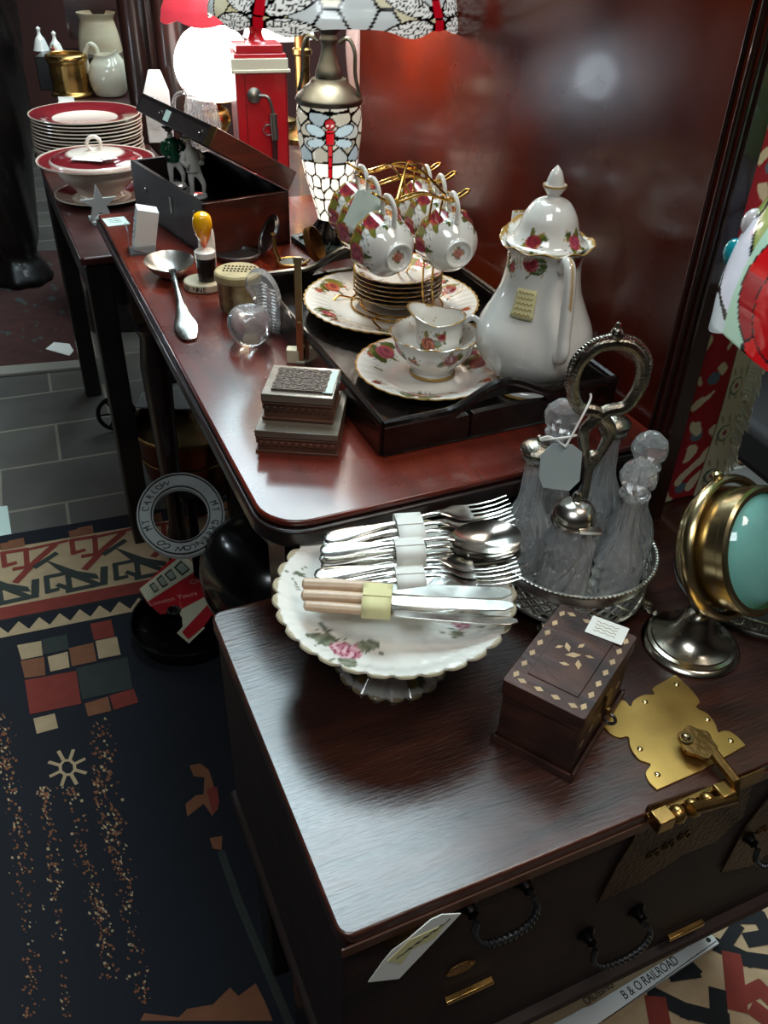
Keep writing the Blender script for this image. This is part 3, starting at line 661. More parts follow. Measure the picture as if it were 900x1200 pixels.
# bottles
def zig(n, amp, zfreq=0):
    def f(th, i, r, z):
        w = abs(((th*n/(2*PI)+ (z*zfreq if zfreq else 0)) % 1)*2-1); w2 = abs(((th*n/(2*PI)-(z*zfreq if zfreq else 0)) % 1)*2-1) if zfreq else w
        k = 1 if z > .004 else 0
        return r*(1-amp*k*max(w, w2)), z
    return f
def bottle_mesh(neck_top, body=.021, short=False):
    m = MB(); H_ = neck_top
    outer = [(0, 0), (.016, 0), (body*.9, .003), (body, .008)]+[(body, .008+(H_*.42-.008)*k/7) for k in range(1, 8)]+smooth([(body, H_*.42), (body*.82, H_*.52), (.0125, H_*.64), (.0105, H_*.78), (.0098, H_*.9), (.0115, H_*.96)], 3)
    outer += [(.0145, H_*.975), (.0145, H_*.99), (.012, H_)]
    inner = [(.0075, H_), (.0068, H_*.9), (.007, H_*.7), (body*.62, H_*.5), (body*.74, H_*.4), (body*.72, .02), (body*.5, .012), (0, .011)]
    f1 = zig(9, .17, 32)
    n_o = len(outer); NB = 20
    def f(th, i, r, z):
        k = int(round(th*NB/(2*PI)))
        if 3 < i < 11: return r*(1-.13*((k+i) % 2)), z
        if i < n_o and z < H_*.93: return r*(1-.12*(k % 2)), z
        return r, z
    m.lathe(outer+inner, 20, f); return m
def facet_ball(m, c, r, z0):
    m.lathe([(0, z0), (.0055, z0), (.006, z0+.006), (r*.55, z0+.009), (r*.95, z0+.009+r*.55), (r, z0+.009+r*.9), (r*.85, z0+.009+r*1.4), (r*.45, z0+.009+r*1.75), (0, z0+.009+r*1.8)], 9)
def stopper_bottle(a, h, label, rad=.054):
    t = thing('cruet_bottle', label, 'cruet bottle', (CUX+rad*math.cos(math.radians(a)), CUY+rad*math.sin(math.radians(a)), CT+.0192), 0, 'cut-glass bottles in the cruet stand')
    bottle_mesh(h-.036, .0245).build('bottle', 'glass', t, flat=True)
    m = MB(); facet_ball(m, None, .0178, h-.044); m.build('stopper', 'glass', t, flat=True); return t
def caster(a, h, label, rad=.054):
    t = thing('pepper_caster', label, 'pepper caster', (CUX+rad*math.cos(math.radians(a)), CUY+rad*math.sin(math.radians(a)), CT+.0192), 0, 'silver-topped casters in the cruet stand')
    bottle_mesh(h-.018, .0245).build('bottle', 'glass', t, flat=True)
    z = h-.022; m = MB(); m.lathe([(.0125, z-.004), (.0142, z-.003), (.0142, z+.001), (.0135, z+.003), (.016, z+.006), (.0165, z+.009), (.0145, z+.012), (.008, z+.0155), (.002, z+.017), (.0012, z+.02), (.0022, z+.022), (0, z+.024)], 32, cap=True); m.build('cap', 'silverd', t); return t
caster(186, .170, 'silver-topped cut-glass caster at the left of the cruet, nearest the coffee pot side')
stopper_bottle(116, .182, 'stoppered cut-glass bottle at the back left, behind the hanging tag')
caster(58, .172, 'silver-topped caster at the back of the cruet behind the handle')
stopper_bottle(2, .176, 'stoppered bottle at the far right of the cruet')
stopper_bottle(-50, .172, 'stoppered bottle at the front right of the cruet')
t = thing('mustard_pot', 'squat cut-glass mustard pot with domed silver lid at the front of the cruet', 'mustard pot', (CUX+.052*math.cos(math.radians(-112)), CUY+.052*math.sin(math.radians(-112)), CT+.0192), 0)
m = MB(); Hm = .108
m.lathe([(0, 0), (.02, 0), (.0255, .005)]+[(.026, .008+.012*k) for k in range(7)]+[(.0235, .084), (.0185, .096), (.017, .108), (.013, .108), (.0155, .09), (.018, .07), (.018, .015), (0, .011)], 22, lambda th, i, r, z: (r*(1-.12*((int(round(th*22/(2*PI)))+i) % 2)), z) if 2 < i < 10 else (r, z)); m.build('pot', 'glass', t, flat=True)
m = MB(); m.lathe([(.019, .106), (.0215, .107), (.0215, .1105), (.0205, .1125)], 40); m.lathe(smooth([(.0205, .1125), (.019, .119), (.013, .1255), (.005, .1285), (.0035, .131)], 4)+[(.0045, .134), (.003, .1375), (0, .138)], 40); m.box(.012, -.021, .110, .02, .008, .003); m.build('lid', 'silver', t)
# white tag on the handle
tg = thing('price_tag', 'white cardboard tag tied to the cruet handle, hanging among the bottles', 'price tag', (CUX-.036, CUY-.028, CT+.175), .15)
m = MB(); m.prism([(-.019, -.012), (-.014, -.024), (.012, -.029), (.021, -.019), (.020, .010), (.010, .018), (-.009, .020), (-.019, .010)], 0, .0007, R3(PI/2-.15, 'X')); m.build('card', pbr('tag_card', '#a9b5b6', .6), tg)
m = MB(); m.tube(bez([(.003, 0, .018), (.012, .006, .034), (.026, .02, .052), (.027, .024, .058)], 5), .0011, 6); m.tube(bez([(.003, 0, .017), (-.012, .004, .026), (-.02, .006, .022), (0.0, .0, .027), (.014, .008, .024)], 5), .0011, 6); m.build('string', 'paper', tg)

# ---- inlaid box
bx = thing('inlaid_box', 'small dark wooden box with diamond pearl inlay and a white price sticker', 'box', (.1635, .515, CT+.0002), -math.radians(33))
BW, BL, BH = .073, .114, .076
def dmd(m, x, y, s, z, rot=0, asp=.62):
    c, n = math.cos(rot), math.sin(rot); m.poly([(x+c*a-n*b, y+n*a+c*b, z) for a, b in ((s, 0), (0, s*asp), (-s, 0), (0, -s*asp))])
m = MB(); m.box(0, 0, BH/2-.004, BW-.004, BL-.004, BH-.008)
m.mi = 1
for z in (.016, .056):
    for k in range(4): dmd(m, 0, 0, .001, .001)
for k in range(5):
    y = -BL/2+.016+k*.02
    m.poly([(BW/2-.0019, y-.006, .03), (BW/2-.0019, y, .026), (BW/2-.0019, y+.006, .03), (BW/2-.0019, y, .034)])
m.build('body', ['inlaid', 'mop'], bx, fixn=False)
m = MB(); m.prism(rrect(-BW/2, -BL/2, BW/2, BL/2, .003), BH-.016, BH); zt = BH+.0012; m.prism(rrect(-BW/2+.014, -BL/2+.018, BW/2-.014, BL/2-.018, .001), BH, BH+.001)
m.mi = 1
for k in range(7):
    y = -BL/2+.012+k*(BL-.024)/6
    for x in (-BW/2+.0065, BW/2-.0065): dmd(m, x, y, .0045, BH+.0003, PI/2)
for k in range(4):
    x = -BW/2+.014+k*(BW-.028)/3
    for y in (-BL/2+.008, BL/2-.008): dmd(m, x, y, .0045, BH+.0003, 0)
for x, y, s, a in ((0, .002, .007, .6), (-.008, .008, .006, 2.2), (.008, -.006, .006, 2.0), (-.002, -.012, .0045, .3), (.001, .016, .0045, 1.2), (-.014, .004, .004, .9), (.012, .008, .004, .2)): dmd(m, x, y, s, zt+.0002, a, .45)
m.build('lid', ['inlaid', 'mop'], bx, bevel=.0012, fixn=False)
m = MB()
for sx in (-1, 1): m.box(sx*(BW/2+.0008), 0, .004, .0025, BL+.003, .008)
for sy in (-1, 1): m.box(0, sy*(BL/2+.0008), .004, BW+.003, .0025, .008)
m.build('plinth', 'inlaid', bx)
m = MB(); m.box(BW/2+.001, -.004, BH-.026, .003, .011, .022); m.ball((BW/2+.004, -.004, BH-.036), (.0035, .004, .004), 10)
ls = m.build('clasp', 'brassd', bx); m = MB(); m.torus((0, 0, 0), .0055, .0015, 18, 7, T=TR(BW/2+.007, -.004, BH-.044) @ R3(PI/2, 'X')); m.build('clasp_ring', 'pewterd', ls)
st = thing('price_sticker', 'white handwritten price sticker on top of the inlaid box', 'sticker', (.199, .548, CT+BH+.0018), -math.radians(8))
m = MB(); m.prism(rrect(-.0165, -.012, .0165, .012, .001), 0, .0004, R3(-.35, 'Z')); m.build('label', 'paper', st)
m = MB()
for k in range(4): m.tube([(-.011+i*.0022, .006-k*.004+.001*math.sin(i*2.3+k), .0006) for i in range(10)], .0003, 4, T=R3(-.35, 'Z'))
m.build('handwriting', pbr('ink_gold', '#8a7430', .6), st)

# ---- round galleried tray
gt = thing('gallery_tray', 'round silver tray with pierced low gallery on the chest behind the glass lens lamp', 'tray', (.412, .714, CT), 0)
m = MB(); m.lathe([(0, .002), (.085, .002), (.088, 0), (.0915, .0), (.0925, .004), (.0895, .006), (.085, .0045), (0, .0045)], 72); m.build('base', pbr('dull_silver', '#8f8d88', .35, 1, var=.2), gt)
m = MB(); m.torus((0, 0, .019), .092, .0022, 72, 8); m.torus((0, 0, .007), .0915, .0014, 72, 6)
for k in range(40):
    a = 2*PI*k/40; m.tube([(.0918*math.cos(a+t/6*.157+.03*math.sin(t)), .0918*math.sin(a+t/6*.157+.03*math.sin(t)), .007+.012*t/6) for t in range(7)], .0009, 5); m.torus((0, 0, 0), .0036, .0008, 12, 5, T=TR(.0918*math.cos(a), .0918*math.sin(a), .013) @ R3(a+PI/2, 'Z') @ R3(PI/2, 'X'))
m.build('gallery', 'silverd', gt)

# ---- lens lamp on gimbal
gm = thing('lens_stand', 'brass drum with a turquoise glass lens on a gimbal ring and domed nickel foot', 'desk ornament', (.308, .615, CT), 0)
ax = (CX_ := None)
def camvec(x, y, z): return Vector((CX.dot(Vector((x, y, z))), CY.dot(Vector((x, y, z))), CZ.dot(Vector((x, y, z)))))
axv = camvec(.56, .06, -.82).normalized()
if True:
    up_ = Vector((0, 0, 1)); sx_ = up_.cross(axv).normalized(); uu_ = axv.cross(sx_)
    RM = Matrix((sx_, uu_, axv)).transposed().to_4x4()
DC = TR(.012, .0, .122) @ RM
m = MB(); m.lathe([(0, 0), (.046, 0), (.0475, .002), (.046, .004), (.043, .0055), (.0425, .0075), (.039, .0085), (.0385, .0105), (.034, .0125), (.026, .017), (.0185, .027), (.0155, .037), (.0125, .043), (.0055, .047), (.0105, .050), (.0125, .055), (.009, .060), (.004, .0615), (0, .062)], 64); m.build('foot', 'nickel', gm)
m = MB(); rg = []; 
for i in range(49):
    t = -PI/2+PI*2*i/48; rg.append((.0635*math.cos(t), .0635*math.sin(t), -.006))
m.tube(rg[:-1], .0042, 10, True, DC, 1.6, (0, 0, 1)); m.tube([(.004, 0, .058), tuple((DC @ Vector((0, -.063, -.006))))], .004, 8)
pv = DC @ Vector((0, .068, -.006)); m.lathe([(0, -.004), (.004, -.004), (.0055, -.001), (.0055, .003), (.003, .005), (0, .005)], 14, T=DC @ TR(0, .069, -.006) @ R3(-PI/2, 'X')); m.build('gimbal_ring', 'brassg', gm)
m = MB(); m.lathe([(0, -.030), (.036, -.030), (.046, -.028), (.0555, -.022), (.0565, -.018), (.0565, .018), (.0585, .020), (.0585, .026), (.056, .028), (.052, .028), (.052, .016), (.051, .010), (0, .010)], 72, T=DC); m.build('drum', 'brassg', gm)
m = MB(); m.lathe(smooth([(0, .012), (.03, .012), (.0515, .013)], 2)+[(.0515, .022)]+smooth([(.0515, .024), (.043, .034), (.028, .041), (.012, .0445), (0, .045)], 5), 64, T=DC)
M['teal'] = pbr('turquoise_glass', '#a8f0e6', .04, trans=.5, ior=1.5, coat=.6); m.build('lens', 'teal', gm)
m = MB(); m.lathe([(0, .0105), (.050, .0105), (.050, .0112), (0, .0112)], 48, T=DC)
dl = m.build('dial', pbr('teal_dial', '#d6fff8', .4), gm)
m = MB()
for k in range(5): m.tube([(-.018+.004*i, -.018+k*.004-.0018*i+.002*math.sin(i*.8), .0122) for i in range(11)], .0005, 5, T=DC)
for k in range(3): m.tube([(-.004+.003*i, .020-k*.004+.002*math.cos(i*.9), .0122) for i in range(8)], .0006, 5, T=DC)
m.box(.004, .010, .0125, .006, .006, .0008, DC); m.build('dial_markings', pbr('dark_teal', '#1d5a5a', .4), dl)

# ---- rose stained-glass lamp (mostly beyond the frame)
from mathutils.kdtree import KDTree
def voronoi_paint(seeds, proj_, lead=.0035, leadc=(.01, .01, .012)):
    kd = KDTree(len(seeds))
    for i, s in enumerate(seeds): kd.insert((s[0], s[1], 0), i)
    kd.balance()
    def f(co):
        u, v = proj_(co); a = kd.find_n((u, v, 0), 2)
        s = seeds[a[0][1]]; ld = s[3] if len(s) > 3 else lead
        if a[1][2]-a[0][2] < ld: return leadc
        return s[2]
    return f
LX, LY = .458, .712
rl = thing('rose_lamp', 'stained-glass lamp with big red rose shade and green leaves at the right edge', 'lamp', (LX, LY, CT+.0048), 0)
Rl = .163; z0l = .932
def rlp(th, i, r, z): return r*(1+.015*math.sin(th*9)), z+(.012*math.sin(th*6) if i in (0,) else 0)
dome = smooth([(Rl, z0l), (Rl*1.0, z0l+.04), (Rl*.93, z0l+.09), (Rl*.74, z0l+.145), (Rl*.45, z0l+.185), (Rl*.16, z0l+.205)], 24); dome = [(r, z-CT-.0048) for r, z in dome]; z0l -= CT+.0048
seeds = []; random.seed(21)
tcam = math.atan2(-LY, -LX)     # azimuth facing the viewer
red_ = [srgb('#d0141a')[:3], srgb('#b81018')[:3], srgb('#e23022')[:3], srgb('#9c1a24')[:3]]
for j in range(40):
    for _ in range(16):
        th = random.uniform(-PI, PI); zz_ = random.uniform(0, .215)
        rel = ((th-(tcam-.15)+PI) % (2*PI))-PI
        if -1.0 < rel < .7 and zz_ < .108: continue
        c = random.choice([srgb('#5fa860')[:3], srgb('#86c48a')[:3], srgb('#9aa860')[:3], srgb('#b5d8c0')[:3]]) if zz_ > .10 else random.choice([srgb('#b9cdda')[:3], srgb('#d8dbe6')[:3], srgb('#9fb6cf')[:3], srgb('#e2d6dc')[:3], srgb('#ccd8dc')[:3], srgb('#d8dbe6')[:3], srgb('#4f9a9e')[:3]])
        if all(math.hypot(th*Rl-s[0], zz_/1.5-s[1]) > .017 for s in seeds): seeds.append((th*Rl, zz_/1.5, c, .0024))
rc = tcam-.42
for k, (a, r, n) in enumerate(((0, 0, 1), (.3, .022, 5), (.1, .045, 7), (.5, .068, 10), (0., .09, 12))):
    for q in range(n):
        t = a+2*PI*q/n; su = (rc*Rl)+r*math.cos(t)*.95; sv = (.052+r*math.sin(t)*.95)/1.5
        if False:
            seeds = [s for s in seeds if math.hypot(su-s[0], sv-s[1]) > .013]; seeds.append((su, sv, random.choice(red_), .003))
def rproj(co):
    th = math.atan2(co.y, co.x); return (th*Rl, (co.z-z0l)/1.5)
m = MB(); m.lathe(dome, 420, rlp, cap=False)
M['stained'] = vcol('stained_glass', .12, .5, emis=.28); M['stainedb'] = vcol('lit_stained_glass', .15, .3, emis=1.0)
vpr = voronoi_paint(seeds, rproj)
def rose_shade(co):
    u, v = rproj(co); u -= rc*Rl; u = (u+PI*Rl) % (2*PI*Rl)-PI*Rl; v = v*1.5-.060; r = math.hypot(u, v); a = math.atan2(v, u)
    if r > .098: return vpr(co)
    for k, (R_, n, off) in enumerate(((.015, 1, 0), (.034, 3, .4), (.056, 4, 1.3), (.078, 5, .1))):
        ph = ((a-off)*n/(2*PI)) % 1; Rk = R_*(1+.13*math.sin(PI*ph))
        if r < Rk:
            if Rk-r < .0022: return (.01, .01, .012)
            if k and min(ph, 1-ph)*2*PI/n*r < .0013: return (.01, .01, .012)
            return red_[(k*2+int((a-off)*n/(2*PI)+20)) % 4]
    return vpr(co)
sh = m.build('lamp_shade', 'stained', rl, paint=rose_shade, solid=.003)
m = MB(); 
for da, zz_, mt in ((-.52, .118, 0), (-1.25, .085, 1), (-1.32, .055, 2), (-1.2, .115, 2), (-.2, .125, 1)):
    th = tcam+da; q = min(dome, key=lambda p: abs(p[1]-z0l-zz_)); mb = MB(); mb.ball((q[0]*math.cos(th), q[0]*math.sin(th), q[1]), (.010, .010, .013), 14); mb.build('glass_jewel', [pbr('white_jewel', '#e8dfe0', .05, coat=1), pbr('white_jewel_b', '#e8dfe0', .05, coat=1), pbr('teal_jewel', '#1f9ca6', .05, coat=1)][mt], sh)
m = MB(); m.lathe([(0, .0), (.058, .0), (.060, .004), (.054, .010), (.03, .018), (.012, .03), (.009, .05), (.009, .25), (.014, .27), (.008, .29), (.007, .485), (.03, .487), (.03, .493), (.008, .497), (.012, .51), (0, .52)], 32); m.build('stand', 'pewterd', rl)
# ================================================================= TRAY AND CHINA
T0 = thing('wooden_tray', 'black wooden butler tray with wavy pierced handle ends, on the mahogany table', 'tray', xy(0, 0, TT), A)
ux0, ux1, vy0, vy1 = .318, .608, .692, 1.135
m = MB(); m.box((ux0+ux1)/2, (vy0+vy1)/2, .005, ux1-ux0-.004, vy1-vy0-.004, .008); m.build('tray_base', 'tray', T0)
def endwall(y, name):
    m = MB(); cx = (ux0+ux1)/2-.005; hw = (ux1-ux0)/2
    top = []
    for i in range(61):
        x = ux0+(ux1-ux0)*i/60; d = (x-cx)/hw; s = .5+.5*math.cos(max(-1, min(1, d/.52))*PI); top.append((x, .037+.024*s**1.2))
    hole = [(cx+.052*math.copysign(abs(math.cos(a))**.8, math.cos(a)), .036+.009*math.sin(a)+.006*math.cos(a*2)*0+.008*(1-abs(math.cos(a))**2)) for a in [2*PI*i/40 for i in range(40)]]
    # wall as strips: left solid, right solid, above and below the hole
    xs = sorted(set([round(p[0], 5) for p in top])); T2 = Matrix(((1, 0, 0, 0), (0, 0, 1, y), (0, 1, 0, 0), (0, 0, 0, 1)))
    for i in range(60):
        x0_, x1_ = top[i][0], top[i+1][0]
        def hz(x):
            d = (x-cx)/.056
            if abs(d) >= 1: return None
            c = .030+.010*(1-d*d)**.6; w = .0075*(1-d*d)**.5; return (c-w, c+w)
        h0, h1 = hz(x0_), hz(x1_)
        if h0 is None and h1 is None: m.prism([(x0_, 0), (x1_, 0), (x1_, top[i+1][1]), (x0_, top[i][1])], -.004, .004, T2)
        else:
            h0 = h0 or (.030, .030); h1 = h1 or (.030, .030)
            m.prism([(x0_, 0), (x1_, 0), (x1_, h1[0]), (x0_, h0[0])], -.004, .004, T2); m.prism([(x0_, h0[1]), (x1_, h1[1]), (x1_, top[i+1][1]), (x0_, top[i][1])], -.004, .004, T2)
    bmesh.ops.remove_doubles(m.bm, verts=m.bm.verts, dist=.00002)
    seen = {}
    for f in list(m.bm.faces):
        k = tuple(sorted(v.index for v in f.verts))
    m.tube([(p[0], y, p[1]) for p in top], .0052, 8); m.tube([(ux0, y, .002), (ux1, y, .002)], .005, 6)
    m.build(name, 'tray', T0)
endwall(vy0, 'end_wall'); endwall(vy1, 'end_wall')
for x in (ux0, ux1):
    m = MB(); m.box(x, (vy0+vy1)/2, .0185, .008, vy1-vy0, .037); m.tube([(x, vy0, .037), (x, vy1, .037)], .0048, 8); m.build('side_wall', 'tray', T0)
ZT = TT+.0092
M['china_rose'] = vcol('rose_china', .09, .8)
def goldrim(R, w=.0012, zlo=-1): return lambda co: math.hypot(co.x, co.y) > R-w and co.z > zlo
def flute(n, amp, r0): 
    def f(th, i, r, z): return (r*(1+amp*abs(math.sin(th*n/2))) if r > r0 else r), z
    return f
def plate(name, label, loc, R, n, flowers, rotz=0, h=.02, cat='plate', group=None, res=200, sc=.018):
    t = thing(name, label, cat, loc, rotz, group)
    prof = [(0, h*.25)]+[(R*.6*k/6, h*.25) for k in range(1, 6)]+smooth([(R*.6, h*.27), (R*.68, h*.42), (R*.8, h*.72), (R*.92, h*.93), (R, h*1.0)], 8)+[(R*.998, h*.92), (R*.85, h*.68), (R*.66, h*.22), (R*.6, .0), (R*.54, 0), (R*.52, h*.1), (0, h*.1)]
    m = MB(); m.lathe(prof, res, flute(n, sc, R*.75)); return t, m.build('plate_body', 'china_rose', t, paint=rose_paint(flowers, gold=goldrim(R*(1+sc*.4), .0018, h*.8)))
def ring_flowers(R, z, n, r, a0=0, sd=0): return [(Vector((R*math.cos(a0+2*PI*i/n), R*math.sin(a0+2*PI*i/n), z)), r, sd+i) for i in range(n)]
pc = xy(.474, 1.018); lc = xy(.434, .822)
plate('dinner_plate', 'large floral china plate with fluted gold rim under the cup rack', (pc.x, pc.y, ZT), .119, 48, ring_flowers(.095, .017, 6, .0115, .35, 0)+ring_flowers(.104, .018, 6, .006, .62, 3)+ring_flowers(.085, .015, 6, .005, .15, 2), .2, .02, res=288)
plate('side_plate', 'smaller rose-patterned china plate under the sugar bowl at the front of the tray', (lc.x, lc.y, ZT), .086, 30, ring_flowers(.066, .013, 3, .0125, .25, 0)+ring_flowers(.074, .014, 6, .006, .55, 3)+ring_flowers(.058, .012, 3, .005, .9, 2), .1, .016, res=240)
# saucers
sx, sy = pc.x+.008, pc.y+.012
for i in range(6):
    lab = ['lowest saucer of the stack of six under the hanging cups', 'second saucer from the bottom of the stack under the cups', 'third saucer from the bottom of the stack under the cups', 'fourth saucer from the bottom of the stack under the cups', 'fifth saucer from the bottom, just below the top one', 'topmost saucer of the stack, its roses and gold rim showing'][i]
    if i == 0:
        t0, b0 = plate('saucer', lab, (sx, sy, ZT+.0125), .0605, 24, ring_flowers(.046, .012, 4, .011, .5, 0)+ring_flowers(.052, .013, 8, .005, .2, 2), 0, .0155, 'saucer', 'saucers stacked under the cup rack', 168, .015)
    else: copy_thing(t0, (sx, sy, ZT+.0125+i*.0062), i*.37, lab)
# sugar bowl
def vessel(t, name, prof_o, prof_i, flowers, rimR, rimz, n=160, fn=None, extra=None, rise=None):
    m = MB(); m.lathe(prof_o+prof_i, n, fn)
    g = lambda co: (co.z-(rise(co) if rise else 0) > rimz-.0012) or (extra(co) if extra else False)
    return m.build(name, 'china_rose', t, paint=rose_paint(flowers, gold=g), outer=True)
sb = thing('sugar_bowl', 'open china sugar bowl with gold rim and rose sprays, holding the small jug', 'bowl', (lc.x+.006, lc.y+.004, ZT+.0045), .3)
def cs(R, z, n, r, a0, sd): return ring_flowers(R, z, n, r, a0, sd)
vessel(sb, 'bowl_body', smooth([(0, .0), (.025, 0), (.027, .003), (.024, .008), (.034, .018), (.044, .03), (.048, .042), (.053, .052)], 8), smooth([(.0515, .0525), (.046, .042), (.042, .031), (.03, .018), (.02, .012), (0, .010)], 5),
       cs(.046, .036, 4, .009, .1, 1)+cs(.045, .030, 4, .005, .7, 0), .053, .0525, 200, lambda th, i, r, z: (r*(1+.012*max(0, (z-.03)/.02)*math.sin(th*12)), z+.0012*max(0, (z-.04)/.012)*math.sin(th*12)), lambda co: co.z < .004 and math.hypot(co.x, co.y) > .0262)
# cream jug
cj = thing('cream_jug', 'small china cream jug with gold rim and handle standing inside the sugar bowl', 'jug', (lc.x+.012, lc.y+.002, ZT+.0215), -.25)
def jrise(co):
    c = math.cos(math.atan2(co.y, co.x)-PI); k = max(0, (min(co.z, .058)-.032)/.026)**1.3; return .006*k*max(0, c)**4-.004*k*(1-abs(c))
def jugf(th, i, r, z):
    k = max(0, (z-.032)/.026)**1.3; c = math.cos(th-PI); sp = max(0, c)**4
    return r*(1+.42*k*sp), z+.006*k*sp-.004*k*(1-abs(c))
vessel(cj, 'jug_body', smooth([(0, 0), (.019, 0), (.020, .003), (.018, .006), (.024, .016), (.0275, .027), (.026, .038), (.0255, .048), (.029, .058)], 7), smooth([(.0275, .0585), (.0242, .048), (.0245, .038), (.025, .027), (.019, .012), (0, .009)], 5),
       cs(.0275, .030, 3, .009, -1.9, 2)+cs(.027, .040, 3, .005, -1.3, 0), .029, .0582, 150, jugf, rise=jrise)
m = MB(); pth = bez([(.026, 0, .052), (.036, 0, .059), (.044, 0, .054), (.045, 0, .040), (.038, 0, .026), (.027, 0, .018)], 8); m.tube(pth, .0028, 8, flat=1.3)
def hg(co): return srgb('#b08a48')[:3] if co.y > .0015 or (co.x > .0455) else WHITE
m.build('handle', 'china_rose', cj, paint=hg)
# cups
def cup_thing(label):
    t = thing('tea_cup', label, 'cup', (0, 0, 0), 0, 'tea cups hanging from the gilt rack')
    # axis of the cup = +Z (foot at z=0); handle towards +X
    vessel(t, 'cup_body', smooth([(0, .004), (.014, .004), (.0165, 0), (.019, 0), (.0185, .005), (.026, .012), (.036, .024), (.039, .038), (.043, .056)], 7), smooth([(.0415, .0562), (.0375, .038), (.034, .026), (.022, .013), (0, .009)], 5),
           cs(.040, .043, 5, .0145, .78, 0)+cs(.041, .050, 5, .008, 1.4, 1)+[(Vector((0, 0, .004)), .0065, 2)], .043, .0555, 150, lambda th, i, r, z: (r*(1+.018*max(0, (z-.025)/.03)*math.sin(th*12)), z))
    m = MB(); pth = bez([(.037, 0, .046), (.050, 0, .053), (.063, 0, .046), (.064, 0, .034), (.054, 0, .022), (.034, 0, .021)], 8); m.tube(pth, .0030, 9, flat=1.4); m.build('handle', 'china', t); return t
cup0 = cup_thing('x')
sets = [(455, 233, .955, 'tea cup hanging front left on the rack, its foot facing the viewer'), (532, 230, .955, 'tea cup hanging front right on the rack, nearest the coffee pot'), (437, 212, .957, 'tea cup in the middle of the left row of the rack'),
        (517, 209, .957, 'tea cup in the middle of the right row of the rack'), (424, 198, .957, 'tea cup at the back left of the rack with a white tag'), (500, 198, .957, 'tea cup at the back right of the rack')]
hooks = []
vsl = (.868, .868, .935, .935, .997, .997)
for i, (px, py, z, lab) in enumerate(sets):
    r_ = uv(ray(px, py)); s = vsl[i]/r_[1]*1.0; hp = xy(s*r_[0], vsl[i], HC+s*r_[2]); hooks.append(hp)
    # orient: local +X (handle) -> up, local +Z (foot->rim) -> away from the viewer with a slight tilt
    back = Vector((-sA*.96+ (.10 if i % 2 else -.12), cA*.96, .10)).normalized()
    cup0.scale = (.86, .86, .86); upv = Vector((0, 0, 1)); upv = (upv-back*upv.dot(back)).normalized(); yv = back.cross(upv)
    Rm = Matrix((upv, yv, back)).transposed()
    loc = hp-Rm @ Vector((.0625*.86, 0, .040*.86))
    o = cup0 if i == 0 else copy_thing(cup0, (0, 0, 0), None, lab)
    o['label'] = lab; o.location = loc; o.rotation_euler = Rm.to_euler()
# rack
rk = thing('cup_rack', 'gilt wire rack with looped arms holding six hanging cups above stacked saucers', 'cup rack', (sx, sy, ZT+.0055), A)
inv = wm(rk).inverted()
wr = .0013
lift = Vector((0, 0, -.0035))
H_ = [inv @ (h+lift) for h in hooks]
m = MB()
for a, b in ((0, 1), (2, 3), (4, 5)):
    L_, R_ = H_[a], H_[b]; d = (R_-L_).normalized(); sd = Vector((0, .0042, 0))
    up = Vector((0, 0, .010))
    loopL = [L_-d*.006+sd+up*.3, L_-d*.016+sd*.9+up*.9, L_-d*.019+up, L_-d*.016-sd*.9+up*.9, L_-d*.006-sd+up*.3]
    loopR = [R_+d*.006-sd+up*.3, R_+d*.016-sd*.9+up*.9, R_+d*.019+up, R_+d*.016+sd*.9+up*.9, R_+d*.006+sd+up*.3]
    mid = (L_+R_)/2+Vector((0, 0, .008))
    m.tube(bez([*loopL, L_-sd+d*.008, mid-sd, R_-sd-d*.008, *loopR, R_+sd-d*.008, mid+sd, L_+sd+d*.008], 5), wr, 6, True)
m.build('arm', 'gold', rk)
m = MB(); cfr = (H_[0]+H_[1])/2; cba = (H_[4]+H_[5])/2
for dx in (-.012, .012): m.tube(bez([cfr+Vector((dx, .0, .006)), cfr*.5+cba*.5+Vector((dx*1.6, 0, .022)), cba+Vector((dx, 0, .006))], 8), wr, 6)
m.tube(bez([cfr+Vector((-.03, 0, .004)), (cfr+cba)/2+Vector((0, 0, .026)), cba+Vector((.03, 0, .004))], 8), wr, 6); m.tube(bez([cfr+Vector((.03, 0, .004)), (cfr+cba)/2+Vector((0, 0, .026)), cba+Vector((-.03, 0, .004))], 8), wr, 6)
m.build('top_frame', 'gold', rk)
for (cp, yb) in ((cfr, -.064), (cba, .066)):
    for dx in (.014, .027):
        m = MB(); m.tube(bez([cp+Vector((dx, 0, .004)), (cp.x+dx+.001, cp.y*.93, cp.z-.04), (cp.x*.8+dx, cp.y*.8, .07), (dx+.004, yb, .002)], 8), wr, 6); m.build('post', 'gold', rk)
m = MB(); m.torus((0, 0, .002), .064, wr, 40, 6); m.torus((0, 0, .002), .05, wr, 40, 6)
for a in (0.3, 1.4, 2.5, 3.8, 5.2):
    m.tube(bez([(.05*math.cos(a), .05*math.sin(a), .002), (.066*math.cos(a), .066*math.sin(a), .002), (.082*math.cos(a+.1), .082*math.sin(a+.1), .006), (.09*math.cos(a+.25), .09*math.sin(a+.25), .001)], 5), wr, 6)
m.build('base_ring', 'gold', rk)
tg = thing('price_tag', 'pale card tag hanging on the back left cup of the rack', 'price tag', aty(424, 243, hooks[2].y-.055), .25)
m = MB(); m.prism([(-.022, -.014), (-.008, -.024), (.022, -.003), (.018, .018), (-.004, .018)], 0, .0007, R3(PI/2-.35, 'X')); m.build('card', 'paperg', tg)
m = MB(); m.tube([(.004, 0, .016), (.006, .01, .03), (.004, .016, .04)], .0007, 5); m.build('string', 'paper', tg)
# coffee pot
cp_ = at(617, 452, ZT)
pt = thing('coffee_pot', 'tall white china coffee pot with rose sprays, gold rim and bud finial', 'coffee pot', (cp_.x, cp_.y, ZT), -1.32)
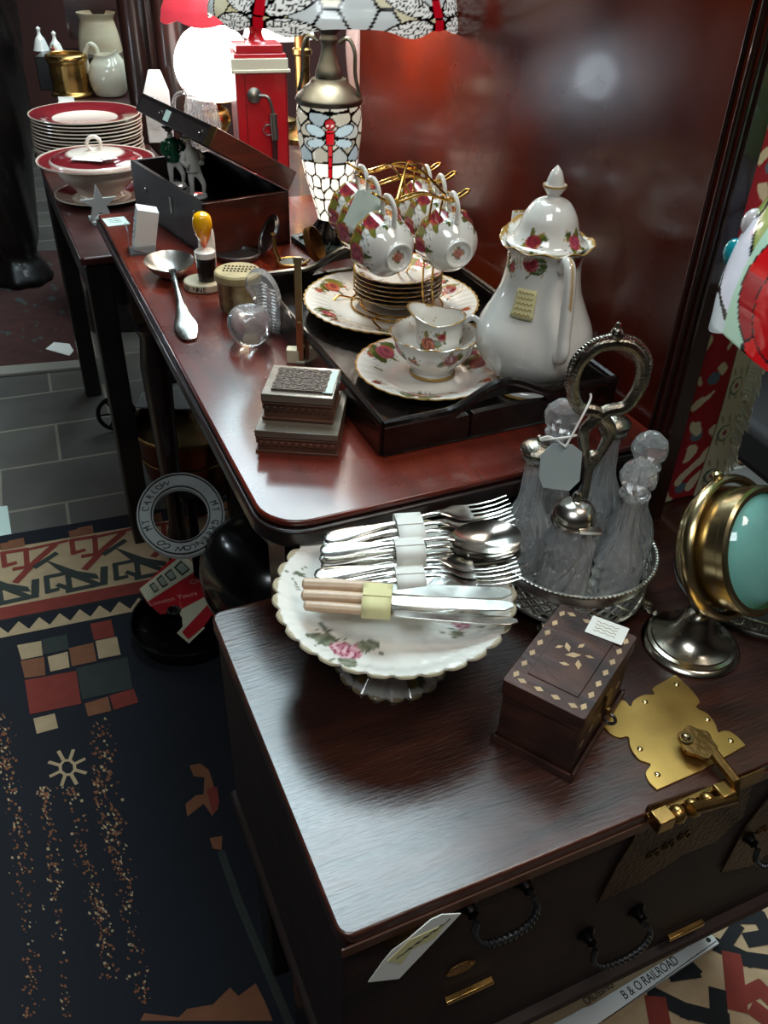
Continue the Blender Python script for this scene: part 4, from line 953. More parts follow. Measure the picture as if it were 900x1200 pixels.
# local +X = handle side
def potf(th, i, r, z):
    lobe = math.exp(-((z-.06)/.05)**2); rr = r*(1+.028*lobe*(abs(math.cos(th*3))-.5))
    k = max(0, (z-.15)/.022)**2; c = math.cos(th-PI); sp = max(0, c)**5
    if z > .15: rr *= 1+.20*min(k, 1)*sp; z = z+.009*min(k, 1)*sp+.0016*min(k, 1)*math.sin(th*10)
    return rr, z
po = smooth([(0, .001), (.036, .0), (.039, .003), (.038, .007), (.034, .012), (.036, .017), (.050, .027), (.0625, .045), (.066, .062), (.063, .080), (.054, .100), (.0455, .120), (.0415, .140), (.041, .155), (.044, .166), (.0515, .174)], 8)
pi_ = smooth([(.050, .1745), (.0415, .166), (.0385, .15), (.0385, .13)], 4)+[(0, .128)]
fls = [(Vector((.044*math.cos(a), .044*math.sin(a), z)), r, s) for a, z, r, s in ((-.75, .160, .0095, 0), (-1.35, .150, .006, 1), (-1.8, .158, .009, 2), (.5, .16, .009, 4), (2.6, .15, .012, 3), (-2.3, .135, .009, 5))]
m = MB(); m.lathe(po+pi_, 200, potf); m.build('pot_body', 'china_rose', pt, paint=rose_paint(fls, gold=lambda co: (co.z-.009*max(0, math.cos(math.atan2(co.y, co.x)-PI))**5 > .1722 and math.hypot(co.x, co.y) > .046) or (co.z < .0035 and math.hypot(co.x, co.y) > .0385)))
m = MB(); lf = [(Vector((.036*math.cos(a), .036*math.sin(a), .181)), .0085, s) for a, s in ((-.85, 0), (.5, 1), (2.2, 2))]
lprof = smooth([(.0415, .170), (.0435, .1735), (.0385, .177), (.0325, .187), (.028, .201), (.019, .214), (.008, .2195), (.0065, .221)], 7)
m.lathe([(0, .168)]+lprof+[(0, .2212)], 120); ld = m.build('lid', 'china_rose', pt, paint=rose_paint(lf))
m = MB(); m.lathe([(r, .2207+(z-.2285)*.95) for r, z in smooth([(.0062, .2285), (.0085, .232), (.0125, .238), (.0125, .2405)], 4)+smooth([(.0095, .2405), (.0085, .246), (.0055, .254), (.0008, .260)], 4)+[(0, .2605)]], 40); m.build('finial', 'china_rose', ld, paint=lambda co: srgb('#b08a48')[:3] if .2300 < co.z < .2325 and math.hypot(co.x, co.y) > .0118 else WHITE)
m = MB(); pth = bez([(.0445, 0, .158), (.054, 0, .169), (.064, 0, .166), (.070, 0, .148), (.0735, 0, .12), (.076, 0, .098), (.079, 0, .080), (.0735, 0, .070), (.064, 0, .070), (.0625, 0, .060), (.060, 0, .048)], 7)
m.tube(pth, [.0050+.0018*math.sin(i/len(pth)*PI) if i < 55 else max(.0012, .005-.0035*(i-55)/15) for i in range(len(pth))], 12, flat=1.1)
m.build('handle', 'china_rose', pt, paint=lambda co: srgb('#b08a48')[:3] if (co.x > .0715+.0 and co.z > .125 and abs(co.y) < .0016) or (abs(co.y) < .0012 and co.z > .160 and co.x > .058) else WHITE)
m = MB(); pth = bez([(-.058, 0, .060), (-.075, 0, .085), (-.079, 0, .115), (-.080, 0, .145), (-.086, 0, .172), (-.088, 0, .180)], 7); n_ = len(pth)
m.tube(pth, [.0145-.0075*i/n_ for i in range(n_)], 16); m.build('spout', 'china_rose', pt, paint=lambda co: srgb('#b08a48')[:3] if co.z > .1795 else WHITE)
inv = wm(pt).inverted(); 
cam_l = inv @ Vector((0, 0, HC)); an = math.atan2(cam_l.y, cam_l.x)-.30
m = MB(); z0_, z1_ = .104, .134
def stp(i, j):
    th = an+(i-.5)*.48; z = z0_+(z1_-z0_)*j; 
    rr = .0555+(.044-.0555)*((z-.096)/.028)*.8+.0022; return (rr*math.cos(th), rr*math.sin(th), z)
m.grid(stp, 10, 6); sk = m.build('price_sticker', pbr('sticker_yellow', '#e0d8a4', .5), pt, solid=.0004)
m = MB()
for k in range(5):
    pts = [Vector(stp(.12+.76*i/14, .88-k*.18+.04*math.sin(i*1.9+k)))*1.0 for i in range(15)]; pts = [(p.x*1.012, p.y*1.012, p.z) for p in pts]; m.tube(pts, .0004, 4)
m.build('handwriting', pbr('ochre_ink', '#a08420', .6), sk)
# ================================================================= ON THE MAHOGANY TABLE
# carved trinket boxes
def tbox(w, d, h, lidf, carved, t, steps):
    m = MB(); m.box(0, 0, h*.34, w-.004, d-.004, h*.68)
    for k in range(int(w/.0075)): m.box(-w/2+.006+k*.0075, -d/2+.0012, h*.42, .0042, .002, h*.16)
    for k in range(int(d/.0075)):
        for s in (-1, 1): m.box(s*(w/2-.0012), -d/2+.006+k*.0075, h*.42, .002, .0042, h*.16)
    m.box(0, 0, .0015, w, d, .003); m.box(0, 0, h*.62, w-.001, d-.001, .002); m.build('body', 'carved', t, bevel=.0004)
    m = MB(); m.box(0, 0, h*.83, w, d, h*.28); m.build('lid', M['carvedlid'], t, bevel=.0008)
    if carved:
        m = MB(); m.box(0, 0, h+.0005, w*.76, d*.72, .002)
        random.seed(3)
        for i in range(9):
            for j in range(6):
                x = -w*.33+i*w*.66/8; y = -d*.29+j*d*.58/5; s = .0022
                m.torus((x+random.uniform(-.0006, .0006), y, h+.0016), s*(1+.5*((i+j) % 2)), .0008, 8, 5)
        m.build('carved_panel', pbr('carved_relief', '#77665a', .35, bump=.8, bscale=500, var=.5, vscale=150), t)
M['carvedlid'] = wood('carved_lid_wood', '#4c4338', '#6f6456', .3, (1, 10, 10), .3, .3)
t1 = thing('carved_box', 'larger flat carved wooden box, the lower of two stacked near the table corner', 'box', (-.091, .806, TT), math.radians(-3))
tbox(.087, .098, .0275, 0, False, t1, 0)
t2 = thing('carved_box', 'smaller carved wooden box with relief lid and paper tag, stacked on the other', 'box', (-.092, .812, TT+.0277), math.radians(-4))
tbox(.075, .068, .031, 0, True, t2, 0)
m = MB(); m.box(.031, 0, .0318, .010, .052, .0005); m.build('paper_tag', 'paperg', t2)
# upright brass gauge
t = thing('brass_gauge', 'slender upright brass strip on a small pale block in front of the tray corner', 'gauge', (-.1125, .972, TT), 0)
m = MB(); m.box(.0015, -.002, .066, .0085, .0018, .128); m.box(.0015, -.002, .132, .010, .003, .007); m.box(.0015, -.0035, .05, .005, .0015, .012); m.build('strip', 'brassg', t, bevel=.0004)
m = MB(); m.prism(rrect(-.016, -.003, .001, .011, .002), 0, .018); m.prism(rrect(-.004, -.004, .007, .002, .001), 0, .004); m.build('foot_block', 'ivory', t, bevel=.001)
# crystal paperweight : round ribbed bowl and arched fin
t = thing('crystal_ornament', 'clear crystal ornament, a round swirled ball with a tall curved ribbed fin behind', 'ornament', (-.182, 1.028, TT), -.1)
m = MB(); m.lathe(smooth([(0, .001), (.015, .0), (.025, .010), (.0285, .024), (.026, .036), (.019, .045), (.010, .0455), (.005, .040), (0, .036)], 5), 72, lambda th, i, r, z: (r*(1+.02*math.sin(th*9+z*260)), z)); m.build('ball', M['glassm'] if 'glassm' in M else 'glass', t)
m = MB()
def fin(i, j):
    a = i*PI*.62; x = .020+.004*j; 
    yy = .030-.012*math.cos(a)*0; ang = PI*.5-(i-.5)*2.2
    return Vector((.010+.024*math.cos(ang)*(.55+.45*j), .034+.004*math.sin(i*6), (.02+.066*math.sin(PI*(.08+.84*i))*(.25+.75*j))))
pts = [(.030*math.cos(a)+.008, .040*math.sin(a)*1.0+.040) for a in [PI*k/20 for k in range(21)]]
outl = smooth([(.032, .0), (.034, .03), (.030, .058), (.018, .078), (.002, .083), (-.008, .076), (-.010, .062), (-.002, .05), (.002, .034), (.004, .012), (.004, .0)], 5)
m.prism(outl, -.008, .008, TR(0, .036, 0) @ R3(PI/2, 'X'))
for k in range(16): m.tube([(.004+.028*(j/6)-.0*k, .028-.0006, .006+k*.0044+.003*math.sin(j*.9)) for j in range(7)] if k < 14 else [(.0, .028, .066), (.012, .028, .07), (.02, .028, .066)], .0012, 5)
m.build('fin', 'glass', t)
# scrimshaw pot
t = thing('horn_pot', 'round mottled horn pot with a pale lid covered in dark lettering', 'pot', (-.213, 1.139, TT), 0)
m = MB(); m.lathe([(0, 0), (.0265, 0), (.028, .003), (.030, .040), (.0305, .0425), (0, .0425)], 56); m.build('pot', wood('mottled_horn', '#3a2213', '#a58a5c', .35, (16, 16, 3), .3, .1, '#c9b98c', 30, 3), t)
m = MB(); m.lathe([(0, .0427), (.0318, .0427), (.0325, .045), (.0322, .052), (.030, .0545), (0, .0545)], 56); m.build('lid', pbr('lid_horn', '#b5a273', .4, var=.35, vscale=60), t)
m = MB()
for k in range(3):
    for j in range(9-k):
        x = -.020+j*.005; y = .012-k*.009; s = .0016; m.tube([(x, y, .0549), (x+s, y+s*1.8, .0549), (x+s*2, y-s, .0549), (x+s*.5, y-s*.5, .0549)], .00055, 4)
m.build('engraving', 'ink', t)
# pint ornament
t = thing('stout_ornament', 'cream round base with a black pint of stout and an orange teardrop', 'ornament', (-.277, 1.208, TT), 0)
m = MB(); m.prism(rrect(-.029, -.026, .029, .026, .0255, 10), 0, .0125); m.build('base', 'cream', t, bevel=.002)
m = MB()
for i, c in enumerate('GUINNESS'):
    a = math.radians(-90-62+i*15); m.text(c, .0105, R3(a+PI/2, 'Z') @ TR(0, -.0268 if abs(math.degrees(a)+90) < 45 else -.0282, .0062) @ R3(PI/2, 'X'), .0003)
m.build('lettering', 'ink', t)
m = MB(); m.lathe([(0, .0127), (.0105, .0127), (.0125, .0135), (.0145, .047), (0, .047)], 36, T=TR(.006, -.002, 0)); m.build('stout', 'black', t)
m = MB(); m.lathe([(0, .0472), (.0146, .0472), (.0152, .0555), (.0135, .0567), (0, .0567)], 36, T=TR(.006, -.002, 0)); m.build('foam', 'china', t)
m = MB(); m.lathe(smooth([(.010, .0126), (.012, .03), (.0125, .06), (.0115, .075), (.008, .084)], 4)+[(0, .086)], 28, T=TR(.004, .024, 0)); m.build('stem', 'china', t)
m = MB(); m.lathe(smooth([(0, .056), (.003, .062), (.0085, .074), (.0115, .086), (.010, .096), (.005, .1005), (0, .1012)], 5), 32, lambda th, i, r, z: (r, z), T=TR(.0035, .010, -.016) @ Matrix.Scale(1.22, 4))
def og(co):
    k = max(0, min(1, (co.z-.058)/.034)); a, b = Vector(srgb('#d23a0c')[:3]), Vector(srgb('#f7b012')[:3]); return a.lerp(b, k)
m.build('teardrop', vcol('orange_enamel', .15, .8), t, paint=og)
# ladle
t = thing('ladle', 'large silver serving ladle lying bowl upward at the left edge of the table', 'ladle', (0, 0, 0), 0)
p0 = at(222, 398, TT+.003); p1 = at(190, 283, TT+.010); d = (p1-p0).normalized(); yv = Vector((0, 0, 1)).cross(d).normalized(); zv = d.cross(yv)
t.location = p0; t.rotation_euler = Matrix((d, yv, zv)).transposed().to_euler()
m = MB(); P_ = smooth([(0, 0), (.006, 0), (.04, .002), (.065, .007), (.11, .014), (.16, .018), (.19, .018), (.205, .016)], 4); W_ = [a[0] for a in smooth([(.0015,), (.010,), (.0155,), (.0095,), (.0045,), (.0042,), (.0048,), (.007,)], 4)]
lofted(m, P_, W_, [.0014]*len(P_), 12); m.build('handle', 'silver', t)
m = MB()
for top in (0, 1):
    V = [[m._v((.240+.044*rr*math.cos(a), .037*rr*math.sin(a)*(1+.06*math.cos(a)), .0165-.026*(1-rr**2.2)-(.0012 if not top else 0))) for rr in (.001, .2, .4, .6, .75, .88, .96, 1)] for a in [2*PI*i/48 for i in range(48)]]
    for i in range(48):
        for j in range(7): m._f([V[i][j], V[(i+1) % 48][j], V[(i+1) % 48][j+1], V[i][j+1]])
m.build('bowl', 'silverl', t)
# card holder
t = thing('card_holder', 'small clear acrylic holder with a block of white business cards by the writing box', 'card holder', (-.405, 1.352, TT), .35)
m = MB(); m.box(0, 0, .0015, .042, .040, .003); m.box(-.019, 0, .02, .0022, .040, .04); m.box(.0195, .008, .012, .0022, .024, .022); m.box(0, -.018, .008, .04, .002, .012); m.build('holder', pbr('acrylic', '#dfe6ea', .05, trans=.85, ior=1.45), t)
m = MB(); m.box(.002, .003, .036, .033, .034, .064, R3(.22, 'Y')); m.build('card_block', 'paper', t, bevel=.0005)
m = MB()
for k in range(4): m.box(-.016, .003, .048-k*.009, .0006, .02-.003*k, .002, R3(.22, 'Y'))
m.build('printing', pbr('blue_grey_print', '#8b99a8', .6), t)
t = thing('paper_note', 'pale green price note lying on the far left corner of the mahogany table', 'paper', (*at(136, 260, TT)[:2], TT), .5)
m = MB(); m.box(0, 0, .0006, .038, .045, .001); m.build('note', 'paperg', t)
m = MB()
for k in range(3): m.tube([(-.012+i*.003, .012-k*.009+.0012*math.sin(i*2), .0013) for i in range(8)], .0004, 4)
m.build('handwriting', 'ink', t)
# pewter compact
t = thing('pewter_compact', 'open oval pewter compact with its domed lid raised, in front of the writing box', 'compact', (-.247, 1.335, TT), .15)
m = MB(); m.lathe([(0, .001), (.027, .0), (.030, .004), (.0305, .009), (.028, .010), (.026, .006), (0, .0055)], 56, T=Matrix.Diagonal((1.15, 1, 1, 1))); m.build('base', 'pewterd', t)
m = MB(); LT = TR(.036, .006, .009) @ R3(math.radians(-62), 'Y') @ R3(.25, 'X') @ TR(.031, 0, 0) @ Matrix.Diagonal((1.05, .98, 1, 1)) 
m.lathe([(0, -.008), (.018, -.0075), (.027, -.003), (.0305, .0015), (.0295, .003), (.026, .0005), (.024, -.0005), (0, -.001)], 56, T=LT); m.torus((0, 0, .0018), .0235, .0014, 40, 6, LT); m.build('lid', 'pewterd', t)
m = MB(); m.tube([(.034, -.006, .009), (.034, .010, .009)], .002, 8); m.build('hinge', 'pewter', t)
# brass sighting compass
t = thing('brass_compass', 'old brass pocket compass opened flat with upright round lid and folding sight arm', 'compass', (-.158, 1.298, TT), .1)
m = MB(); m.lathe([(0, .0), (.023, 0), (.0235, .012), (.0215, .013), (.019, .012), (.0185, .010), (0, .010)], 48, T=Matrix.Diagonal((1.05, .85, 1, 1))); m.build('body', 'brass', t)
m = MB(); m.lathe([(0, .0105), (.0175, .0105), (.0175, .0112), (0, .0112)], 40, T=Matrix.Diagonal((1.05, .85, 1, 1))); m.build('dial', 'pewter', t)
m = MB(); LT = TR(.036, .004, .037) @ R3(math.radians(66), 'Y') @ R3(.35, 'X'); m.lathe([(0, -.006), (.021, -.006), (.0255, -.004), (.026, .005), (.024, .006), (.0235, -.001), (0, -.002)], 48, T=LT @ Matrix.Diagonal((1.1, .9, 1, 1))); m.build('lid', 'brassd', t)
m = MB(); m.tube([(.020, -.004, .011), (.026, -.002, .012), (.028, .004, .014)], .002, 8); m.build('hinge', 'brassg', t)
m = MB(); m.tube([(-.020, .006, .011), (-.026, .012, .022), (-.027, .018, .045)], [.0028, .0022, .0018], 8); m.tube([(-.016, .004, .011), (-.021, .012, .024), (-.026, .018, .044)], .0013, 6); m.torus((-.027, .018, .048), .0035, .0014, 14, 6, T=Matrix.Identity(4)); m.build('sight_arm', 'brassd', t)
# writing box
WX = at(236, 240, .845); t = thing('writing_box', 'large open wooden box with its lid propped up at the far end of the table', 'box', (WX.x, WX.y, TT), math.radians(35.5))
bw, bl, bh = .152, .298, .086; th_ = .008
m = MB(); m.box(bw/2, bl/2, .004, bw, bl, .008); m.box(th_/2, bl/2, bh/2, th_, bl, bh); m.box(bw-th_/2, bl/2, bh/2, th_, bl, bh); m.box(bw/2, bl-th_/2, bh/2, bw-th_*2, th_, bh); m.build('body', 'boxd', t, bevel=.001)
m = MB(); m.box(bw/2, th_/2, bh/2, bw-th_*2+.015, th_, bh-.0005); m.build('end_board', 'boxw', t, bevel=.001)
m = MB(); m.box(bw/2, bl/2, .009, bw-th_*2, bl-th_*2, .002); m.build('lining', 'leather', t)
an_ = math.radians(31); LT = TR(bw, 0, bh+.001) @ R3(an_, 'Y') @ TR(-bw, 0, 0)
lh = .030
m = MB(); m.box(bw/2, bl/2, lh-.004, bw, bl, .008, LT); m.box(th_/2, bl/2, lh/2, th_, bl, lh, LT); m.box(bw-th_/2, bl/2, lh/2, th_, bl, lh, LT); m.box(bw/2, bl-th_/2, lh/2, bw, th_, lh, LT); ld = m.build('lid', 'boxd', t, bevel=.001)
m = MB(); m.box(bw/2, th_/2, lh/2, bw+.001, th_+.001, lh+.001, LT); m.build('lid_end_board', 'boxw', ld, bevel=.001)
for (y, z, lidp_) in ((.045, .014, 1), (.20, .014, 1), (.03, .066, 0), (.03, .03, 0), (.235, .05, 0)):
    m = MB(); T_ = (LT if lidp_ else Matrix.Identity(4)) @ TR(-.0008, y, z) @ R3(-PI/2, 'Y'); m.lathe([(0, -.001), (.004, -.001), (.0042, .0008), (.002, .0012), (.0015, .0006), (0, .0006)], 16, T=T_); m.build('screw', 'silver', ld if lidp_ else t)
m = MB(); m.box(-.0006, .125, .052, .0014, .010, .026); m.ball((-.0012, .125, .056), (.0008, .002, .0035), 8); m.build('keyhole_plate', 'pewter', t, bevel=.0004)
m = MB(); m.box(-.0006, .010, .015, .002, .022, .030, LT); m.build('corner_bracket', 'brassd', ld, bevel=.0003)
m = MB(); m.box(-.0009, .172, .014, .0008, .020, .017, LT); m.build('price_sticker', 'paperg', ld)
# figurine pair in the box
def figurine(name, label, px, py, coat_, h, lean, zz0=TT+.0103):
    p = at(px, py, zz0); t = thing(name, label, 'figurine', (p.x, p.y, zz0), .6)
    s = h/.1; me = bpy.data.meshes.new('body'); 
    V = [(0, 0, .052), (0, 0, .066), (lean*.5, 0, .080), (lean*.7, 0, .087), (lean, -.002, .097), (-.008, .002, .040), (-.010, -.006, .022), (-.010, -.002, .004), (-.011, -.010, .002), (.008, .0, .040), (.013, -.008, .022), (.015, .002, .004), (.016, -.006, .002),
         (lean*.5-.011, 0, .078), (lean*.5-.018, -.003, .064), (lean*.5-.010, -.012, .055), (lean*.5+.012, 0, .078), (lean*.5+.020, -.002, .066), (lean*.5+.012, -.012, .058)]
    E = [(0, 1), (1, 2), (2, 3), (3, 4), (0, 5), (5, 6), (6, 7), (7, 8), (0, 9), (9, 10), (10, 11), (11, 12), (2, 13), (13, 14), (14, 15), (2, 16), (16, 17), (17, 18)]
    rad = [.0095, .0085, .0095, .004, .0068, .0065, .0048, .0035, .003, .0065, .0048, .0035, .003, .005, .0038, .003, .005, .0038, .003]
    me.from_pydata([tuple(c*s for c in v) for v in V], E, []); o = bpy.data.objects.new('body', me); COL.objects.link(o); o.parent = t; me.materials.append(M['china'])
    md = o.modifiers.new('skin', 'SKIN')
    for i, r in enumerate(rad): me.skin_vertices[0].data[i].radius = (r*s, r*s)
    me.skin_vertices[0].data[0].use_root = True
    sd = o.modifiers.new('sub', 'SUBSURF'); sd.levels = 2; sd.render_levels = 2
    m = MB(); m.lathe(smooth([(.013, .046), (.0125, .056), (.0135, .068), (.0145, .078), (.008, .086), (.004, .087)], 4), 24, cap=True, T=Matrix.Scale(s, 4) @ TR(lean*.4, 0, 0) @ Matrix.Diagonal((1, .72, 1, 1)))
    m.tube([(lean*.5-.0125*1, 0, .080), (lean*.5-.019, -.003, .066), (lean*.5-.012, -.011, .058)], .0052, 8, T=Matrix.Scale(s, 4)); m.tube([(lean*.5+.0125, 0, .080), (lean*.5+.021, -.002, .068), (lean*.5+.014, -.011, .061)], .0052, 8, T=Matrix.Scale(s, 4))
    m.build('coat', coat_, t)
    m = MB(); m.ball((lean, .002, .101), (.0078, .0078, .006), 12, Matrix.Scale(s, 4)); m.lathe([(0, .103), (.012, .103), (.012, .1045), (.007, .105), (.0065, .111), (0, .112)], 20, T=Matrix.Scale(s, 4) @ TR(lean, .001, 0)); m.build('hat', 'pewterd' if coat_ != 'china' else 'china', t)
    m = MB(); m.ball((lean, -.0085, .098), (.0012, .0015, .0012), 8, Matrix.Scale(s, 4)); m.ball((lean-.0025, -.0078, .100), .0007, 6, Matrix.Scale(s, 4)); m.ball((lean+.0025, -.0078, .100), .0007, 6, Matrix.Scale(s, 4)); m.build('face', 'bone', t)
    m = MB(); m.lathe([(0, 0), (.019, 0), (.02, .002), (.017, .005), (0, .006)], 24, T=Matrix.Scale(s, 4)); m.build('base', 'china', t); return t
m = MB(); m.box(.040, .17, .030, .062, .2, .042); m.build('inner_tray', 'leather', t)
figurine('porcelain_figurine', 'porcelain figurine in a green coat standing inside the open box', 207, 219, pbr('green_glaze', '#1f5a3e', .15, coat=.7), .094, -.003, TT+.0515)
figurine('porcelain_figurine', 'all-white porcelain figurine leaning beside the green-coated one in the open box', 231, 231, 'china', .092, -.008, TT+.0515)

# ---- dragonfly lamp
TLX, TLY = -.106, 1.412
dl_ = thing('dragonfly_lamp', 'stained-glass table lamp with a lit red dragonfly body and dragonfly shade', 'lamp', (TLX, TLY, TT), 0)
m = MB(); T_ = R3(A+.1, 'Z')
m.prism(rrect(-.051, -.051, .051, .051, .008), 0, .010, T_); m.prism(rrect(-.047, -.047, .047, .047, .01), .010, .018, T_, .55)
for q in range(4):
    T2 = T_ @ R3(q*PI/2, 'Z')
    for k in (-1, 0, 1): m.tube([(k*.010, -.022, .019), (k*.017, -.032, .0165), (k*.022, -.041, .0135), (k*.028, -.045, .0125)], [.003, .0028, .0022, .0012], 6, T=T2)
m.build('base', pbr('verdigris_metal', '#3a4642', .45, .8, bump=.4, bscale=120, var=.4), dl_, bevel=.0015)
m = MB(); m.lathe(smooth([(.040, .016), (.036, .024), (.026, .034), (.020, .042), (.019, .046)], 4), 60, lambda th, i, r, z: (r*(1+.05*math.sin(th*14)), z)); m.build('foot', 'iron', dl_)
bprof = smooth([(.0195, .046), (.022, .058), (.030, .085), (.039, .115), (.0455, .145), (.0490, .172), (.0500, .195), (.0485, .215), (.044, .226)], 14)
tc2 = math.atan2(-TLY, -TLX)+.02
rb = .045; random.seed(5); seeds = []
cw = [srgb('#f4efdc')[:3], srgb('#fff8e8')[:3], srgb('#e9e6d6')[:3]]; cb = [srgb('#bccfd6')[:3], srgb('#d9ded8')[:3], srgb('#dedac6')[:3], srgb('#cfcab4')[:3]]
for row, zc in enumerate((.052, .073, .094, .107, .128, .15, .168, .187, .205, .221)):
    n = (7, 9, 10, 16, 11, 10, 10, 9, 9, 10)[row]
    for k in range(n):
        u = (-PI+2*PI*(k+.5*(row % 2))/n)*rb; low = zc < .13
        c = random.choice(cw if low else (cb+cw[:1])); c = tuple(x*(1.0 if low else .38) for x in c); seeds.append((u, zc+random.uniform(-.003, .003), c, .0030))  # bulb glow put into the colour: low panes bright, upper ones dimmed
def bproj(co): return (((math.atan2(co.y, co.x)-tc2+PI) % (2*PI)-PI)*rb, co.z)
vp = voronoi_paint(seeds, bproj, leadc=(0, 0, 0))
def ell(u, v, cx, cy, a, b, rot):
    c, s = math.cos(rot), math.sin(rot); x, y = (u-cx)*c+(v-cy)*s, -(u-cx)*s+(v-cy)*c; return math.hypot(x/a, y/b)
def body_paint(co):
    u, v = bproj(co); 
    if abs(u) > .075: u = u-math.copysign(PI*rb, u)
    if abs(u) < .0062 and .118 < v < .190:
        w = .0062 if v > .168 else .0042
        if abs(u) < w-.0013 and abs(((v-.168) % .017)-.0) > .0012: return (.36, .004, .01)
        if abs(u) < w: return (0, 0, 0)
    e = math.hypot(u, v-.198)
    if e < .0085: return (.22, .006, .01) if e < .0068 and math.hypot(abs(u)-.0032, v-.196) > .0018 else ((.5, .4, .4) if e < .0068 else (0, 0, 0))
    for cx, cy, a, b, r in ((.021, .188, .017, .0085, .28), (.021, .170, .016, .0068, -.18)):
        k = ell(abs(u), v, cx, cy, a, b, r)
        if k < 1: return tuple(x*.5 for x in srgb('#c6dfe6')[:3]) if k < .84 else (0, 0, 0)
    return vp(co)
M['lampglass'] = vcol('lamp_body_glass', .12, .5, emis=1.1)
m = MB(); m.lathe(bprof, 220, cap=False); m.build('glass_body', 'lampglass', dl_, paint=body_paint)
m = MB(); m.lathe(smooth([(.0500, .219), (.0515, .224), (.049, .229), (.040, .238), (.030, .246), (.026, .252)], 4)+smooth([(.020, .253), (.0195, .262), (.014, .276), (.0105, .295), (.0135, .303), (.012, .310), (.018, .316), (.022, .320), (.018, .325), (.008, .327), (.007, .50), (.03, .505), (.0, .512)], 3), 48)
m.build('pewter_neck', 'neckpewter', dl_)
for a in (tc2+PI/2-.35, tc2-PI/2-.35):
    c, s = math.cos(a), math.sin(a); m = MB(); m.tube(bez([(c*.016, s*.016, .300), (c*.030, s*.030, .306), (c*.040, s*.040, .290), (c*.041, s*.041, .262), (c*.046, s*.046, .240), (c*.049, s*.049, .231)], 7), .0030, 8); m.build('neck_handle', 'neckpewter', dl_)
SR = .187; sprof = smooth([(SR, .332), (SR*.985, .350), (SR*.90, .385), (SR*.70, .430), (SR*.42, .470), (SR*.2, .492)], 20)
sectors = [tc2+math.radians(d) for d in (43, -36, -108, -180, 113)]
random.seed(11); sseeds = []
for row in range(7):
    for k in range(16):
        sseeds.append(((-PI+2*PI*(k+.5*(row % 2))/16)*SR, .335+row*.026, tuple(x*.6 for x in random.choice([srgb('#f0e8c4')[:3], srgb('#e8dcae')[:3], srgb('#dfe6e4')[:3]])), .0035))
fine = []; 
for i in range(190):
    for j in range(17): fine.append((-PI*SR+(i+random.uniform(-.35, .35)+.5*(j % 2))*2*PI*SR/190, .30+(j+random.uniform(-.3, .3))*.006, (.66, .66, .62), .0009))
vs_ = voronoi_paint(sseeds, lambda co: (math.atan2(co.y, co.x)*SR, co.z), leadc=(0, 0, 0)); vf_ = voronoi_paint(fine, lambda co: (math.atan2(co.y, co.x)*SR, co.z), leadc=(0, 0, 0))
def nearest(th):
    return min((((th-s+PI) % (2*PI))-PI for s in sectors), key=abs)
def shade_paint(co):
    u = nearest(math.atan2(co.y, co.x))*SR; v = co.z-.325; au = abs(u)
    if math.hypot(au-.0055, v+.001-.004) < .0062: return (.5, .004, .012)
    if au < .0095 and v < .085:
        return (.36, .003, .01) if au < .0078 and abs((v % .022)) > .002 else (0, 0, 0)
    for cx, cy, a, b, r in ((.052, .010, .045, .0135, -.12), (.047, .040, .042, .0125, .30)):
        k = ell(au, v, cx, cy, a, b, r)
        if k < 1: return vf_(co) if k < .86 else (0, 0, 0)
    if v < .004+.004: return (0, 0, 0)
    return vs_(co)
def srim(th, i, r, z):
    u = nearest(th)*SR; k = max(0, 1-(z-.332)/.03); return r, z+k*(-.012*math.exp(-((abs(u)-.045)/.032)**2)-.004*math.exp(-(u/.008)**2)+.008)
m = MB(); m.lathe(sprof, 420, srim, cap=False); m.build('shade', 'lampglass2', dl_, paint=shade_paint, solid=.002) if 'lampglass2' in M else m.build('shade', vcol('lamp_shade_glass', .15, .4, emis=.55), dl_, paint=shade_paint, solid=.002, loc=(.016, .004, -.002))
for dz, pw in ((.10, 1.3), (.37, 2.0)):
    l = bpy.data.lights.new('lamp_bulb', 'POINT'); l.energy = 4.5; l.color = (1, .90, .78); l.shadow_soft_size = .03; o = bpy.data.objects.new('lamp_bulb', l); COL.objects.link(o); o.parent = dl_; o.location = (0, 0, dz if dz > .3 else .3)
    if dz < .3: bpy.data.objects.remove(o)
# ================================================================= BEYOND THE TABLE
SZ = .68
t = thing('side_table', 'dark low side table carrying the maroon dinner service, left of the mahogany table', 'table', xy(0, 0, 0), A)
m = MB(); m.prism(rrect(.125, 1.625, .415, 2.45, .01), SZ-.016, SZ); m.build('tabletop', 'cab', t, bevel=.003)
m = MB(); m.box(.27, 1.645, SZ-.06, .26, .018, .085); m.box(.145, 2.03, SZ-.06, .018, .78, .085); m.box(.395, 2.03, SZ-.06, .018, .78, .085); m.build('apron', 'blackw', t, bevel=.001)
for cx, cy in ((.155, 1.655), (.155, 2.42), (.385, 1.655), (.385, 2.42)): m = MB(); m.box(cx, cy, (SZ-.017)/2, .045, .045, SZ-.018); m.build('leg', 'blackw', t, bevel=.004)
MAR = srgb('#6a1a20')[:3]
M['maroon'] = vcol('maroon_china', .12, .6)
def mar_paint(R):
    def f(co):
        r = math.hypot(co.x, co.y)
        if r > R*.975: return srgb('#cfc4b0')[:3]
        if r > R*.55 and co.z > .004: return MAR
        a = math.atan2(co.y, co.x)
        if r < R*.3 and math.sin(a*3+r*90) > .3: return srgb('#a08078')[:3]
        return srgb('#d8c8bc')[:3]
    return f
pp = at(108, 182, SZ)
R_ = .132
pl0 = thing('dinner_plate', 'lowest maroon-rimmed plate of the tall plate stack', 'plate', (pp.x, pp.y, SZ), 0, 'stack of maroon dinner plates')
